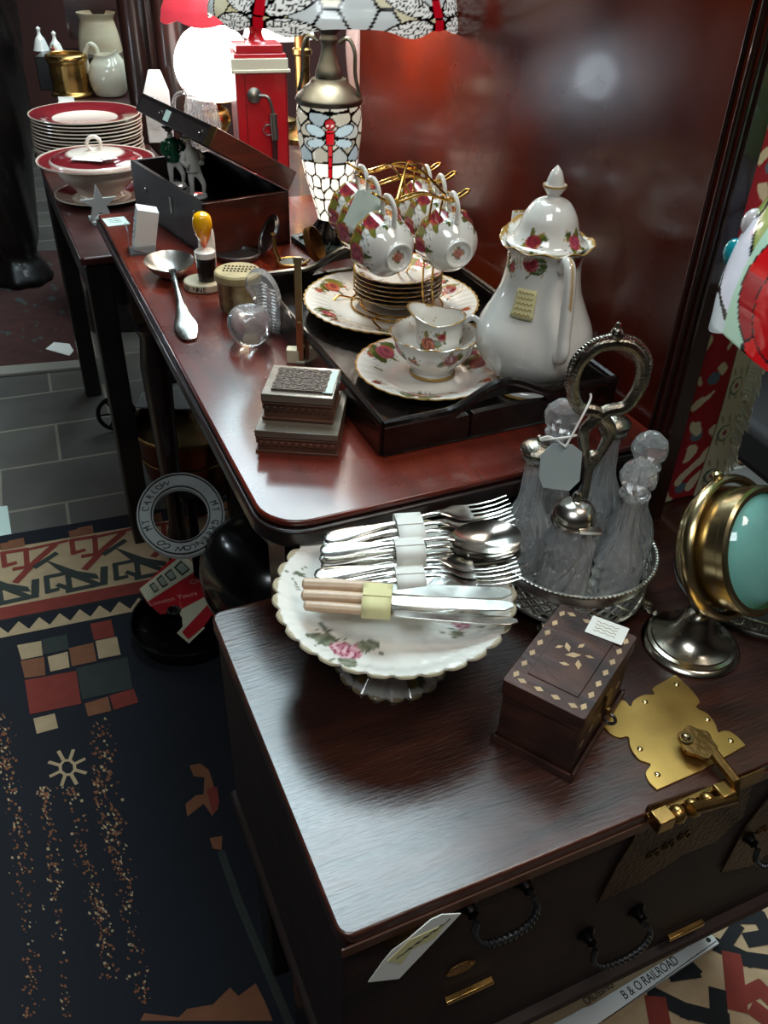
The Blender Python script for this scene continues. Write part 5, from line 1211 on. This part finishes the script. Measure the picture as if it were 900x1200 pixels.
m = MB(); m.lathe([(0, .003), (R_*.58, .003)]+smooth([(R_*.6, .004), (R_*.75, .010), (R_, .015)], 5)+[(R_*1.0, .0125), (R_*.7, .006), (R_*.6, 0), (0, 0)], 72); m.build('plate_body', 'maroon', pl0, paint=mar_paint(R_))
ords = ['second', 'third', 'fourth', 'fifth', 'sixth', 'seventh', 'eighth', 'ninth', 'tenth', 'eleventh', 'topmost']
for i in range(11):
    o = copy_thing(pl0, (pp.x+random.uniform(-.004, .004), pp.y+random.uniform(-.004, .004), SZ+.0078*(i+1)), i*.4, 'topmost maroon plate of the tall stack, its cream floral centre showing' if i == 10 else ords[i]+' maroon-rimmed plate from the bottom of the tall stack')
# tureen
tp = at(120, 232, SZ)
t = thing('tureen', 'cream lidded tureen with wide maroon rim and ring handle on its own stand dish', 'tureen', (tp.x, tp.y, SZ), .4)
m = MB(); m.lathe([(0, .003), (.06, .003)]+smooth([(.065, .004), (.085, .010), (.098, .014)], 4)+[(.098, .011), (.07, .002), (.06, 0), (0, 0)], 64); m.build('stand_dish', 'maroon', t, paint=mar_paint(.098))
m = MB(); m.lathe(smooth([(.045, .004), (.050, .006), (.046, .014), (.060, .028), (.080, .050), (.086, .066)], 5)+smooth([(.100, .074), (.122, .080)], 3)+[(.122, .083), (.116, .0815), (.108, .080), (.098, .0785), (.09, .078), (0, .078)], 72, lambda th, i, r, z: (r*(1+.0*z), z)); m.build('bowl', 'maroon', t, paint=lambda co: MAR if math.hypot(co.x, co.y) > .094 and math.hypot(co.x, co.y) < .118 and co.z > .07 else srgb('#cdbfae')[:3])
m = MB(); m.lathe(smooth([(.096, .0785), (.092, .084), (.070, .092), (.030, .098), (.010, .0985), (0, .0985)], 5), 64)
m.torus((0, 0, .112), .014, .0038, 24, 8, TR(0, 0, 0) @ TR(0, 0, .112) @ R3(PI/2, 'X') @ R3(0, 'Y') @ TR(0, 0, -.112)); m.build('lid', 'maroon', t, paint=lambda co: MAR if .062 < math.hypot(co.x, co.y) < .094 and co.z < .0935 else srgb('#d5c5b8')[:3])
m = MB(); m.box(0, 0, 0, .066, .024, .0006, TR(-.02, -.062, .0965) @ R3(-.5, 'Z')); m.box(.02, 0, 0, .03, .024, .0006, TR(0, -.0785, .099) @ R3(.3, 'Z')); m.build('price_tag', 'paper', t)
# star stand
sp = at(120, 262, SZ); t = thing('star_ornament', 'small grey metal star ornament standing beside the tureen', 'ornament', (sp.x, sp.y, SZ), .5)
st_ = [( (.038 if k % 2 == 0 else .015)*math.cos(PI/2+k*PI/5), (.038 if k % 2 == 0 else .015)*math.sin(PI/2+k*PI/5)+.0372) for k in range(10)]
m = MB(); m.prism(st_, -.004, .004, R3(PI/2-.12, 'X')); m.box(0, .012, .004, .04, .05, .008); m.build('star', pbr('grey_metal_paint', '#8d8985', .5), t, bevel=.001)
t = thing('price_card', 'white price card lying behind the tall plate stack', 'price tag', (*at(126, 142, SZ)[:2], SZ), .4); m = MB(); m.box(0, 0, .001, .05, .035, .0012); m.box(0, .01, .02, .05, .001, .04); m.build('card', 'paper', t)
# back sideboard
BZ = .70
b0 = at(52, 134, BZ); t = thing('back_sideboard', 'dark red sideboard with raised gallery at the far left, holding a brass barrel', 'sideboard', (b0.x, b0.y, 0), math.radians(8))
m = MB(); m.prism(rrect(0, 0, .24, .55, .01), BZ-.022, BZ); m.build('top', 'cab', t, bevel=.004)
m = MB(); m.box(.12, .3, (BZ-.022)/2, .22, .46, BZ-.024); m.build('carcass', 'blackw', t, bevel=.003)
m = MB(); m.box(.08, .445, BZ+.0475, .32, .19, .095); m.build('gallery_shelf', 'blackw', t, bevel=.003)
m = MB(); m.box(.12, .54, BZ+.27, .24, .02, .30); m.tube([(-.02, .53, BZ+.33), (.24, .53, BZ+.27)], .013, 10)
for k in range(14): m.torus((0, 0, 0), .018, .004, 16, 6, TR(.03+.03*(k % 7), .525, BZ+.30+.05*(k//7)) @ R3(PI/2, 'X'))
m.build('carved_back', 'cab', t)
SI = wm(t)
def onb(px, py, z=BZ): return at(px, py, z)
# brass barrel
q = onb(85, 112); t = thing('brass_barrel', 'shiny brass ribbed biscuit barrel on the far sideboard', 'pot', (q.x, q.y, BZ), 0)
m = MB(); m.lathe(smooth([(.058, 0), (.062, .004), (.060, .010), (.054, .014)], 3)+smooth([(.053, .016), (.054, .05), (.054, .09)], 4)+smooth([(.058, .094), (.063, .104), (.060, .114), (.050, .118)], 4)+[(.047, .116), (.047, .110), (0, .110)], 72, lambda th, i, r, z: (r*(1+(.018*abs(math.sin(th*9)) if .016 < z < .092 else 0)), z)); m.build('body', 'brass', t)
m = MB(); m.torus((0, 0, .114), .052, .003, 40, 8); m.build('rim_ring', 'brassg', t)
t = thing('price_card', 'white price card lying in front of the brass barrel', 'price tag', (*onb(78, 120)[:2], BZ), .2); m = MB(); m.box(0, 0, .001, .045, .03, .0012); m.box(0, .004, .008, .045, .001, .014); m.build('card', 'paper', t)
q = onb(124, 98); t = thing('stoneware_jug', 'tall cream stoneware vase behind the white swan-shaped jug', 'vase', (q.x, q.y, BZ), 0)
m = MB(); m.lathe(smooth([(.055, 0), (.064, .01), (.068, .05), (.066, .12), (.056, .17), (.052, .185), (.058, .2), (.060, .205)], 5)+[(.056, .205), (.05, .18), (.05, .02), (0, .02)], 56); m.build('body', wood('stoneware_glaze', '#b89a78', '#cdbfa4', .35, (1, 1, 4), .3, .05), t)
q = onb(130, 112); t = thing('swan_jug', 'white china jug with big loop handle and swelling body on the far sideboard', 'jug', (q.x, q.y, BZ), 0)
m = MB(); m.lathe(smooth([(.036, 0), (.046, .006), (.055, .03), (.058, .055), (.050, .085), (.036, .105), (.034, .115)], 5)+[(.031, .115), (.03, .1), (0, .09)], 56, lambda th, i, r, z: (r*(1+.18*max(0, math.cos(th))**3*(z/.115)), z+.014*max(0, math.cos(th))**3*(z/.115)**2)); m.build('body', 'chinac', t)
m = MB(); m.tube(bez([(-.050, 0, .048), (-.060, 0, .08), (-.060, 0, .115), (-.042, 0, .140), (-.025, 0, .130), (-.024, 0, .105), (-.032, 0, .085)], 7), .0075, 10); m.build('handle', 'chinac', t)
for i, (px, py, lb) in enumerate(((49, 62, 'small white porcelain bell at the left end of the far gallery shelf'), (67, 68, 'small white porcelain bell with a red flower, right of the other bell'))):
    q = onb(px, py-3, BZ+.0955); t = thing('porcelain_bell', lb, 'bell', (q.x, q.y, BZ+.0955), 0, 'porcelain bells on the gallery shelf')
    m = MB(); m.lathe(smooth([(.026, 0), (.022, .012), (.015, .032), (.008, .042), (.005, .052), (.007, .062), (0, .068)], 5), 40); o = m.build('bell', 'china_rose', t, paint=rose_paint([(Vector((-.004, -.02, .018)), .008, 0)] if i else []))
# posts
for i, (px, py, y, r, lb) in enumerate(((160, 60, 2.62, .038, 'leftmost round dark wooden bedpost in the background'), (174, 60, 2.78, .030, 'dark wooden bedpost standing between the other two'), (202, 80, 2.52, .040, 'rightmost thick dark bedpost beside the glowing lamp'))):
    q = aty(px, py, y); t = thing('bedpost', lb, 'bedpost', (q.x, q.y, 0), 0, 'dark wooden bedposts in the background')
    m = MB(); m.lathe([(r*1.2, 0), (r*1.2, .1), (r*.8, .12), (r*.9, .3), (r*1.0, .5), (r*1.25, .55), (r, .6), (r*.95, 1.2), (r*.85, 1.6), (r*1.1, 1.64), (r*1.1, 1.7), (r*.5, 1.75), (0, 1.78)], 32); m.build('post', 'dkbrown', t)
# carved dark column, far left
q = at(28, 330, 0.0); t = thing('carved_column', 'tall dark carved wooden column with spreading base at the far left edge', 'column', (q.x, q.y, .009), 0)
m = MB(); m.lathe(smooth([(.10, 0), (.11, .02), (.09, .06), (.07, .10), (.085, .16), (.10, .3), (.13, .5), (.15, .7), (.16, .9), (.15, 1.1), (.12, 1.3), (.16, 1.5), (.16, 1.7)], 5), 48, lambda th, i, r, z: (r*(1+.05*math.sin(th*8+z*20)), z)); m.build('shaft', 'blackw', t)
# lamp sideboard
t = thing('lamp_sideboard', 'dark sideboard behind the writing box carrying lamps and the red pump model', 'sideboard', xy(0, 0, 0), A)
m = MB(); m.prism(rrect(.435, 1.665, 1.3, 2.25, .01), BZ-.02, BZ); m.build('top', 'cab', t, bevel=.003)
m = MB(); m.box(.87, 1.96, (BZ-.02)/2, .83, .54, BZ-.022); m.build('carcass', 'blackw', t, bevel=.003)
# red pump
q = at(308, 203, BZ); t = thing('petrol_pump_model', 'red model petrol pump with dial, hose and cream header behind the writing box', 'model', (q.x, q.y, BZ), .32)
m = MB(); m.box(0, 0, .127, .112, .085, .254); m.box(0, 0, .262, .10, .078, .016); m.box(0, 0, .006, .12, .095, .012); m.build('cabinet', 'red', t, bevel=.002)
m = MB(); m.box(-.003, -.045, .232, .122, .012, .028); m.box(0, -.045, .222, .125, .016, .006); m.build('header_sign', 'chinac', t, bevel=.001)
m = MB(); m.box(-.036, -.0432, .11, .001, .0012, .21); m.box(.053, -.0432, .11, .001, .0012, .21); m.build('panel_line', 'black', t)
m = MB(); m.lathe([(0, 0), (.015, 0), (.0155, .006), (.012, .008), (.006, .011), (0, .011)], 28, T=TR(-.018, -.043, .175) @ R3(PI/2, 'X')); m.build('dial', 'pewter', t)
m = MB(); m.tube(bez([(-.008, -.050, .175), (.010, -.055, .172), (.018, -.056, .150), (.020, -.055, .135)], 6), .0035, 8); m.tube([(.020, -.055, .138), (.022, -.055, .085)], .0085, 12); m.torus((0, 0, 0), .011, .0016, 18, 6, TR(.008, -.054, .105) @ R3(PI/2, 'X')); m.build('nozzle', 'pewter', t)
m = MB(); m.tube([(.022, -.052, .086), (.021, -.050, .01)], .006, 10); m.build('hose', pbr('dark_hose', '#3a1012', .5), t)
m = MB(); m.lathe(smooth([(.026, .270), (.018, .276), (.013, .29), (.018, .31), (.016, .35), (.02, .38)], 4)+smooth([(.03, .39), (.045, .42), (.042, .45), (.02, .47), (0, .472)], 4), 32); m.build('globe_stem', 'red', t)
# glowing lamp
q = at(258, 172, BZ); t = thing('glowing_lamp', 'brightly lit table lamp with white globe, red shade and gilt base behind the bedpost', 'lamp', (q.x, q.y, BZ), 0)
m = MB(); m.lathe(smooth([(.05, 0), (.052, .008), (.03, .018), (.016, .03), (.028, .05), (.034, .068), (.026, .088), (.014, .096), (.020, .104), (.046, .110), (.040, .114)], 4), 40); m.build('base', 'brass', t)
m = MB(); m.lathe(smooth([(.045, .112), (.078, .135), (.094, .175), (.090, .215), (.070, .250), (.045, .268)], 6), 56); lg = m.build('globe', pbr('lit_globe', '#fff6ea', .3, emis=5, emcol='#fff4ec'), t)
m = MB(); m.lathe(smooth([(.112, .290), (.108, .305), (.090, .34), (.06, .37), (.045, .38)], 6), 60, lambda th, i, r, z: (r*(1+.02*abs(math.sin(th*6))), z-.012*abs(math.sin(th*3))*(1 if i < 6 else 0)), cap=False); m.build('shade', pbr('red_lit_shade', '#c8303a', .5, emis=.35, emcol='#ff5060'), t, solid=.002)
l = bpy.data.lights.new('bulb', 'POINT'); l.energy = 9; l.color = (1, .93, .84); l.shadow_soft_size = .1; o = bpy.data.objects.new('bulb', l); COL.objects.link(o); o.parent = t; o.location = (0, 0, .19)
lg.visible_shadow = True
o.location = (.0, -.0, .41)
# cut glass jug
q = at(240, 178, BZ); t = thing('cut_glass_jug', 'cut-glass water jug with diamond pattern in front of the glowing lamp', 'jug', (q.x, q.y, BZ), 0)
m = MB(); m.lathe([(0, 0), (.035, 0)]+[(.040+.010*math.sin(k/12*PI), .004+.10*k/12) for k in range(13)]+smooth([(.038, .11), (.034, .13), (.040, .15)], 3)+[(.036, .15), (.031, .13), (.034, .11), (.042, .055), (.034, .012), (0, .01)], 84, lambda th, i, r, z: zig(18, .09, 60)(th, i, r, z) if i < 14 else (r, z)); m.build('body', 'glass', t, angle=20)
m = MB(); m.tube(bez([(-.036, 0, .135), (-.06, 0, .125), (-.066, 0, .09), (-.055, 0, .055), (-.044, 0, .045)], 6), .005, 8); m.build('handle', 'glass', t)
# white framed glass ornament
q = aty(182, 110, 2.42); t = thing('white_ornament', 'white framed ornament with a clear glass front between the bedposts', 'ornament', (q.x, q.y, SZ+.002), .2); 
qq = uv(q); 
m = MB(); m.prism([(-.03, 0), (.035, 0), (.035, .12), (.018, .17), (-.012, .17), (-.03, .12)], -.02, .02, R3(PI/2, 'X')); m.build('frame', 'white', t, bevel=.002)
m = MB(); m.ball((-.004, -.022, .075), (.024, .012, .04), 16); m.build('glass_front', 'glassf', t)
# white shade lamp with writing
q = at(306, 165, BZ); q = q+Vector((.03, .22, 0)); t = thing('white_shade_lamp', 'small lamp with a plain white shade lettered in grey, behind the red pump', 'lamp', (q.x, q.y, BZ), 0)
zc = aty(304, 25, q.y).z-BZ
m = MB(); m.lathe([(0, 0), (.04, 0), (.04, .01), (.012, .02), (.008, .1), (.008, zc+.03), (0, zc+.03)], 24); m.build('base', 'brassd', t)
m = MB(); m.lathe([(.098, zc-.035), (.094, zc-.03), (.068, zc+.06)], 56, cap=False); m.build('shade', pbr('white_shade', '#dfe0e2', .6, emis=.25), t, solid=.002)
m = MB()
for i, c in enumerate('R. Southerns B'):
    a = -PI/2-.75+i*.105; m.text(c, .017, R3(a+PI/2, 'Z') @ TR(0, -.0935, zc-.004) @ R3(PI/2-.3, 'X'), .0003)
m.build('lettering', pbr('grey_ink', '#6d7178', .7), t)
# brass oil lamp column
q = at(352, 175, BZ)+Vector((0, .10, 0)); t = thing('brass_column_lamp', 'tall brass column lamp standing right of the red pump', 'lamp', (q.x, q.y, BZ), 0)
m = MB(); m.lathe([(0, 0), (.06, 0), (.062, .012), (.03, .03), (.018, .05), (.022, .06), (.018, .07), (.019, .20), (.025, .205), (.025, .215), (.019, .22), (.019, .30), (.030, .305), (.034, .315), (.030, .325), (.036, .335), (.036, .36), (.028, .365), (.028, .385), (0, .385)], 36); m.build('column', 'brass', t)
m = MB(); m.lathe(smooth([(.022, .386), (.034, .41), (.032, .45), (.024, .49)], 5), 32, cap=False); m.build('chimney', 'glass', t, solid=.002)
# glass vase behind the lamp neck
q = at(425, 150, BZ)+Vector((0, .05, 0)); t = thing('pink_glass_vase', 'pale pinkish glass vase behind the dragonfly lamp neck', 'vase', (q.x, q.y, BZ), 0)
m = MB(); m.lathe(smooth([(.03, 0), (.034, .006), (.03, .05), (.045, .12), (.052, .2), (.045, .27), (.036, .3), (.042, .32)], 5)+[(.038, .32), (.04, .26), (.047, .2), (.04, .12), (.02, .03), (0, .03)], 48); m.build('body', pbr('pink_glass', '#e9c9c0', .15, trans=.5), t)
# brown glass stopper / silver salt by the tall stack
# ================================================================= RIGHT EDGE
RZ0 = .0
t = thing('red_rug_runner', 'red and cream patterned rug with white fringe hanging upright beside the mahogany panel', 'rug', xy(.668, .634, CT+.001), A)
ru = vcol('runner_pile', .95, 0)
def runner_paint(co):
    x, z = co.x, co.z
    if x < .046:
        w = math.sin(x*150+math.sin(z*70)*2.2)*math.sin(z*95+math.sin(x*90)*1.5); 
        if w > .38: return srgb('#d9c6a2')[:3]
        if math.hypot(((z+.02) % .075)-.0375, x-.024) < .008: return srgb('#5a6a78')[:3]
        return srgb('#9c1420')[:3]
    if x < .048: return srgb('#5b2a20')[:3]
    d = math.hypot(((z) % .06)-.03, x-.063)
    if d < .011 and math.sin(math.atan2(z, x-.063)*5+d*500) > -.2: return srgb('#a03a58')[:3] if d < .007 else srgb('#5a6a5a')[:3]
    if math.sin(z*210+x*300)*math.sin(x*260) > .7: return srgb('#b09a80')[:3]
    return srgb('#d8ccae')[:3]
m = MB(); m.grid(lambda i, j: (-.012+.094*i, .006*math.sin(i*5+j*9)*(i), .001+.60*j), 70, 360); o = m.build('pile', ru, t, paint=runner_paint, solid=.006)
m = MB(); random.seed(9)
for k in range(260):
    z = .045+.55*k/260; L_ = random.uniform(.016, .027); dz = random.uniform(-.03, -.012); m.tube([(.080, .003, z), (.080+L_*.5, .003+random.uniform(-.004, .004), z-.003), (.080+L_*.9, .003+random.uniform(-.006, .006), z+dz*.6-.004), (.080+L_, .003+random.uniform(-.008, .006), z+dz-.012)], [.0028, .0022, .0016, .0009], 5)
tag(m.build('fringe', pbr('fringe_wool', '#e4dfd0', .9), t), None, None, kind='stuff')
m = MB(); m.box(.034, .012, .30, .088, .006, .598); m.build('backing', 'ivory', t)
# black chair beyond
q = at(905, 560, .45); t = thing('black_chair', 'black upholstered chair in shadow at the right edge beyond the fringe', 'chair', (.86, 1.50, 0), .35)
m = MB(); m.box(0, 0, .43, .46, .44, .09); m.build('seat', 'leather', t, bevel=.02, seg=3)
m = MB(); m.box(0, .22, .72, .46, .06, .52); m.build('backrest', 'leather', t, bevel=.02, seg=3)
for x in (-.2, .2):
    for y in (-.19, .19): m = MB(); m.box(x, y, .192, .035, .035, .384); m.build('leg', 'blackw', t)
a1, a2 = at(826, 508, .012), at(872, 541, .012)
t = thing('wooden_stick', 'pale wooden stick lying on the floor beyond the rug fringe', 'stick', (a1.x, a1.y, .012), 0)
m = MB(); m.tube([(0, 0, 0), (a2.x-a1.x, a2.y-a1.y, 0)], .011, 10); m.build('stick', pbr('pale_wood', '#a5764c', .5), t)
# ================================================================= UNDER THE TABLES
# coal bucket
q = at(222, 585, .006); t = thing('copper_coal_bucket', 'copper and brass coal bucket with rolled rim under the mahogany table', 'bucket', (q.x, q.y+.05, .007), 0)
m = MB(); m.lathe(smooth([(.08, 0), (.085, .005), (.105, .06), (.118, .14), (.125, .19)], 5)+[(.121, .19), (.11, .12), (.09, .02), (0, .02)], 64); m.build('body', 'copper', t)
m = MB(); m.torus((0, 0, .192), .125, .006, 64, 10); m.torus((0, 0, .12), .1165, .003, 64, 8); m.build('rim', 'brassd', t)
m = MB(); m.lathe([(0, .16), (.08, .165), (.118, .16)], 48); m.build('contents', pbr('dull_brass_pan', '#6d5a3a', .4, .8, bump=.6, bscale=30), t)
bkx, bky = q.x, q.y+.05
zt_ = .207
def traced(name, label, cat, polys, z, thick, mats, parent_loc):
    t = thing(name, label, cat, parent_loc, 0); return t
q = at(182, 475, zt_); t = thing('letter_sign', 'white metal sign with a black painted letter lying across the copper bucket', 'sign', (q.x, q.y, zt_), 0)
P4 = [(x-q.x, y-q.y) for x, y, _ in [at(*p, zt_) for p in ((159, 478), (166, 462), (200, 455), (215, 458), (230, 480), (185, 480))]]
m = MB(); m.prism(P4, 0, .004); m.build('plate', 'signwhite', t, bevel=.0005)
m = MB(); m.text('S', .05, TR(.0, .004, .0043) @ R3(1.2, 'Z'), .0004); m.build('lettering', 'ink', t)
# spoked wheel
q = at(140, 505, .0); t = thing('toy_wheel', 'small dark spoked wheel standing on the tiles under the side table', 'wheel', (q.x, q.y, .055), 0, rot=(PI/2, 0, .3))
m = MB(); m.torus((0, 0, 0), .048, .006, 40, 8)
for k in range(6): m.tube([(0, 0, 0), (.046*math.cos(k*PI/3), .046*math.sin(k*PI/3), 0)], .003, 6)
m.ball((0, 0, 0), .009, 10); m.build('wheel', 'iron', t)
# cast oval sign
zs = .262; cxy = at(212, 606, zs)
t = thing('oval_cast_sign', 'white cast-iron oval railway sign with raised black lettering under the table', 'sign', (cxy.x, cxy.y, zs), 0)
def el(sc, n=72): return [((at(212+46*sc*math.cos(a), 606+44*sc*math.sin(a), zs)-cxy).xy[:]) for a in [2*PI*i/n for i in range(n)]]
def ringm(m, s0, s1, z0, z1):
    a, b = el(s0), el(s1)
    for i in range(72):
        j = (i+1) % 72; m.prism([a[i], a[j], b[j], b[i]], z0, z1)
m = MB(); ringm(m, .70, 1.12, 0, .006); m.build('plate', 'signwhite', t); m = MB(); ringm(m, .735, .76, .006, .008); ringm(m, 1.05, 1.075, .006, .008)
lo = el(.90, 72)
for i, c in enumerate('MT GREENLOW CO  MT CARLOW'):
    a = math.radians(200-i*11+180); k = 0
    p = (at(212+46*.90*math.cos(-a), 606-44*.90*math.sin(a)*-1 if False else 606+44*.90*math.sin(-a), zs)-cxy); ang = math.atan2(p.y, p.x)
    m.text(c, .020, TR(p.x, p.y, .0062) @ R3(ang-PI/2, 'Z'), .0006)
m.build('lettering', 'ink', t)
m = MB(); m.lathe([(0, -.2555), (.028, -.2555), (.03, -.25), (.012, -.22), (.010, -.02), (.02, -.01), (.02, 0), (0, 0)], 20, T=TR(.0, .078, 0)); m.build('display_stand', 'iron', t)
# black scuttle
q = at(330, 775, 0); t = thing('black_coal_scuttle', 'large black helmet-shaped coal scuttle in the shadow under the table corner', 'coal scuttle', (q.x, q.y, .0068), 2.3)
m = MB(); m.lathe(smooth([(.075, 0), (.08, .008), (.045, .03), (.05, .05), (.10, .10), (.122, .17), (.118, .24), (.09, .285), (.05, .305), (.0, .31)], 5), 64, lambda th, i, r, z: (r*(1+.35*max(0, math.cos(th))**2*max(0, min(1, (z-.08)/.1))), z)); m.build('body', 'blackm', t)
m = MB(); m.tube(bez([(-.09, 0, .26), (-.05, 0, .34), (.05, 0, .35), (.11, 0, .27)], 8), .006, 8); m.build('handle', 'iron', t)
# black iron pan + bus plaque
q = at(222, 742, 0); t = thing('black_iron_pan', 'round black cast-iron pan on the navy rug beneath the bus plaque', 'pan', (q.x, q.y, .0075), 0)
m = MB(); m.lathe([(r*.85, z) for r, z in [(0, 0), (.11, 0), (.122, .006), (.130, .034), (.133, .036), (.133, .040), (.128, .040), (.119, .012), (.108, .008), (0, .008)]], 72); m.build('pan', 'blackm', t)
zb = .0485
c0 = at(205, 700, zb); t = thing('bus_plaque', 'flat red double-decker bus plaque with cream windows leaning on the black pan', 'plaque', (c0.x, c0.y, zb), 0)
ZB_ = lambda x, y: (155+x/8.18, 640+y/8.18)
def bp(pts): return [((at(*ZB_(*p), zb)-c0).xy[:]) for p in pts]
m = MB(); m.prism(bp([(70, 425), (145, 555), (270, 660), (330, 650), (380, 615), (440, 620), (470, 690), (700, 620), (800, 500), (870, 560), (700, 260), (480, 80), (440, 75)]), 0, .004); m.build('body', pbr('bus_red', '#a3141e', .35, coat=.3), t, bevel=.0004)
m = MB(); m.prism(bp([(72, 430), (148, 552), (640, 235), (490, 95)]), .0042, .0056); m.prism(bp([(440, 640), (480, 700), (485, 790), (430, 850), (545, 950), (700, 800), (680, 790), (780, 520), (720, 490)]), .0042, .0050); m.build('cream_band', pbr('bus_cream', '#b9b59a', .45), t, bevel=.0003)
m = MB(); m.prism(bp([(480, 845), (540, 915), (690, 790), (800, 640), (860, 580), (775, 530)]), .0052, .0066); m.build('lower_panel', pbr('bus_red_b', '#a3141e', .35, coat=.3), t)
for q4 in ([(165, 395), (215, 470), (262, 440), (210, 365)], [(232, 338), (295, 420), (348, 390), (282, 292)], [(310, 290), (372, 360), (428, 325), (375, 235)], [(400, 225), (480, 305), (558, 245), (470, 155)]):
    cx_ = sum(p[0] for p in q4)/4; cy_ = sum(p[1] for p in q4)/4
    m = MB(); m.prism(bp(q4), .0056, .0062); wf = m.build('window', 'ink', t); m = MB(); m.prism(bp([(cx_+(x-cx_)*.72+3, cy_+(y-cy_)*.72) for x, y in q4]), .0062, .0066); m.build('pane', pbr('pane_grey', '#8b9384', .4), wf)
for cx_, cy_ in ((400, 640), (735, 440)):
    p = (at(*ZB_(cx_, cy_), zb)-c0); m = MB(); m.torus((p.x, p.y, .006), .011, .0035, 28, 8); m.torus((p.x, p.y, .0065), .005, .0015, 16, 6); m.build('wheel', 'black', t)
a_, b__ = (at(*ZB_(230, 560), zb)-c0), (at(*ZB_(560, 480), zb)-c0); ang = math.atan2(b__.y-a_.y, b__.x-a_.x)
m = MB(); m.text('London Tours', .017, TR((a_.x+b__.x)/2, (a_.y+b__.y)/2, .0044) @ R3(ang, 'Z'), .0004); a_, b__ = (at(*ZB_(520, 380), zb)-c0), (at(*ZB_(720, 320), zb)-c0); ang = math.atan2(b__.y-a_.y, b__.x-a_.x); m.text('City', .018, TR((a_.x+b__.x)/2, (a_.y+b__.y)/2, .0044) @ R3(ang, 'Z'), .0004); m.build('lettering', pbr('pink_letter', '#c58a80', .5), t)
# B & O sign on the floor
zr = .012; P5 = lambda x, y: (670+x/5, 1080+y/5)
c1 = at(760, 1150, zr); t = thing('railroad_sign', 'long white painted railroad sign board lying on the kilim under the chest front', 'sign', (c1.x, c1.y, zr-.004), 0)
pr = lambda pts: [((at(*P5(*p), zr)-c1).xy[:]) for p in pts]
m = MB(); m.prism(pr([(-300, 700), (0, 545), (60, 510), (110, 495), (810, 68), (862, 130), (60, 660), (-140, 800)]), 0, .006); m.build('board', 'white', t, bevel=.0005)
m = MB(); a_, b__ = [Vector(p) for p in pr([(300, 440), (610, 228)])]; d = b__-a_; ang = math.atan2(d.y, d.x)
m.text('B & O RAILROAD', d.length/6.9, TR((a_.x+b__.x)/2, (a_.y+b__.y)/2, .0062) @ R3(ang, 'Z') @ Matrix.Diagonal((.92, 1.2, 1, 1)), .0003)
a2, b2 = [Vector(p) for p in pr([(110, 500), (290, 385)])]; m.text('CROSSING', d.length/7.6, TR((a2.x+b2.x)/2-.01, (a2.y+b2.y)/2+.004, .0062) @ R3(ang, 'Z') @ Matrix.Diagonal((.8, 1.1, 1, 1)), .0003); m.build('lettering', 'ink', t)
m = MB(); ln = pr([(180, 590), (845, 118)]); m.tube([(*ln[0], .0062), (*ln[1], .0062)], .0006, 5); h = pr([(798, 112)])[0]; m.lathe([(0, .0062), (.0035, .0062), (.0035, .0066), (0, .0066)], 16, T=TR(h[0], h[1], 0)); m.build('line_and_hole', 'ink', t)

# ================================================================= ADDED LAMP, out of frame at the left, put in for the panel's highlight
t = thing('added_globe_lamp', 'added black floor lamp with two small lit globes, out of frame, for the panel highlight', 'floor lamp', (-1.18, 1.90, .0), 0)
m = MB(); m.lathe([(0, 0), (.13, 0), (.135, .012), (.03, .025), (.012, .04), (.012, 1.0), (0, 1.0)], 32); m.build('stand', 'iron', t)
for gx, gy, gz, r in ((.07, -.15, .86, .055), (.03, .10, .70, .030)):
    m = MB(); m.tube([(0, 0, gz+.02), (gx*.6, gy*.6, gz+.0), (gx, gy, gz-r-.005)], .007, 8); m.lathe([(0, gz-r-.012), (.025, gz-r-.012), (.03, gz-r+.004), (0, gz-r+.008)], 24, T=TR(gx, gy, 0)); m.build('arm', 'iron', t)
    m = MB(); m.ball((gx, gy, gz+.002), r, 32); m.build('globe', pbr('cool_globe', '#f4faff', .3, emis=14, emcol='#e4f2ff'), t)
# ================================================================= CAMERA, LIGHT
cam = bpy.data.cameras.new('camera'); co = bpy.data.objects.new('camera', cam); COL.objects.link(co)
R = Matrix(((CX.x, -CX.y, -CX.z), (CY.x, -CY.y, -CY.z), (CZ.x, -CZ.y, -CZ.z)))
co.matrix_world = Matrix.Translation((0, 0, HC)) @ R.to_4x4()
cam.sensor_fit = 'VERTICAL'; cam.sensor_height = 24; cam.lens = 24*FPX/1200; cam.clip_start = .02; SC.camera = co
def fixture(x, y, sx, sy, power, col, label, rz=0, spread=None):
    t = thing('ceiling_light', label, 'ceiling light', (x, y, 2.7), rz)
    m = MB(); m.box(0, 0, -.02, sx+.06, sy+.06, .04); m.build('housing', 'white', t, bevel=.005)
    l = bpy.data.lights.new('tube_light', 'AREA'); l.shape = 'RECTANGLE'; l.size = sx; l.size_y = sy; l.energy = power; l.color = col
    o = bpy.data.objects.new('tube_light', l); COL.objects.link(o); o.parent = t; o.location = (0, 0, -.046)
    return t
fixture(.05, 1.9, 1.3, 1.3, 74, (.72, .93, 1.0), 'cool white ceiling panel above the mahogany table')
fixture(-.15, 3.7, 1.5, 1.3, 62, (.72, .93, 1.0), 'cool white ceiling panel above the far sideboard', 0)
fixture(.9, .3, .6, .6, 11, (1, .90, .78), 'warm ceiling panel to the right of the chest')
fixture(-.3, -.7, .9, .7, 17, (.88, .96, 1), 'small unseen ceiling panel added behind the viewer as fill')  # fill added out of view to brighten sides facing the camera
w = bpy.data.worlds.new('world'); SC.world = w; w.use_nodes = True
w.node_tree.nodes['Background'].inputs[0].default_value = (.05, .05, .055, 1); w.node_tree.nodes['Background'].inputs[1].default_value = 1
SC.view_settings.view_transform = 'Standard'; SC.view_settings.look = 'None'; SC.view_settings.gamma = 1; SC.view_settings.use_curve_mapping = False
SC.view_settings.exposure = 0.27
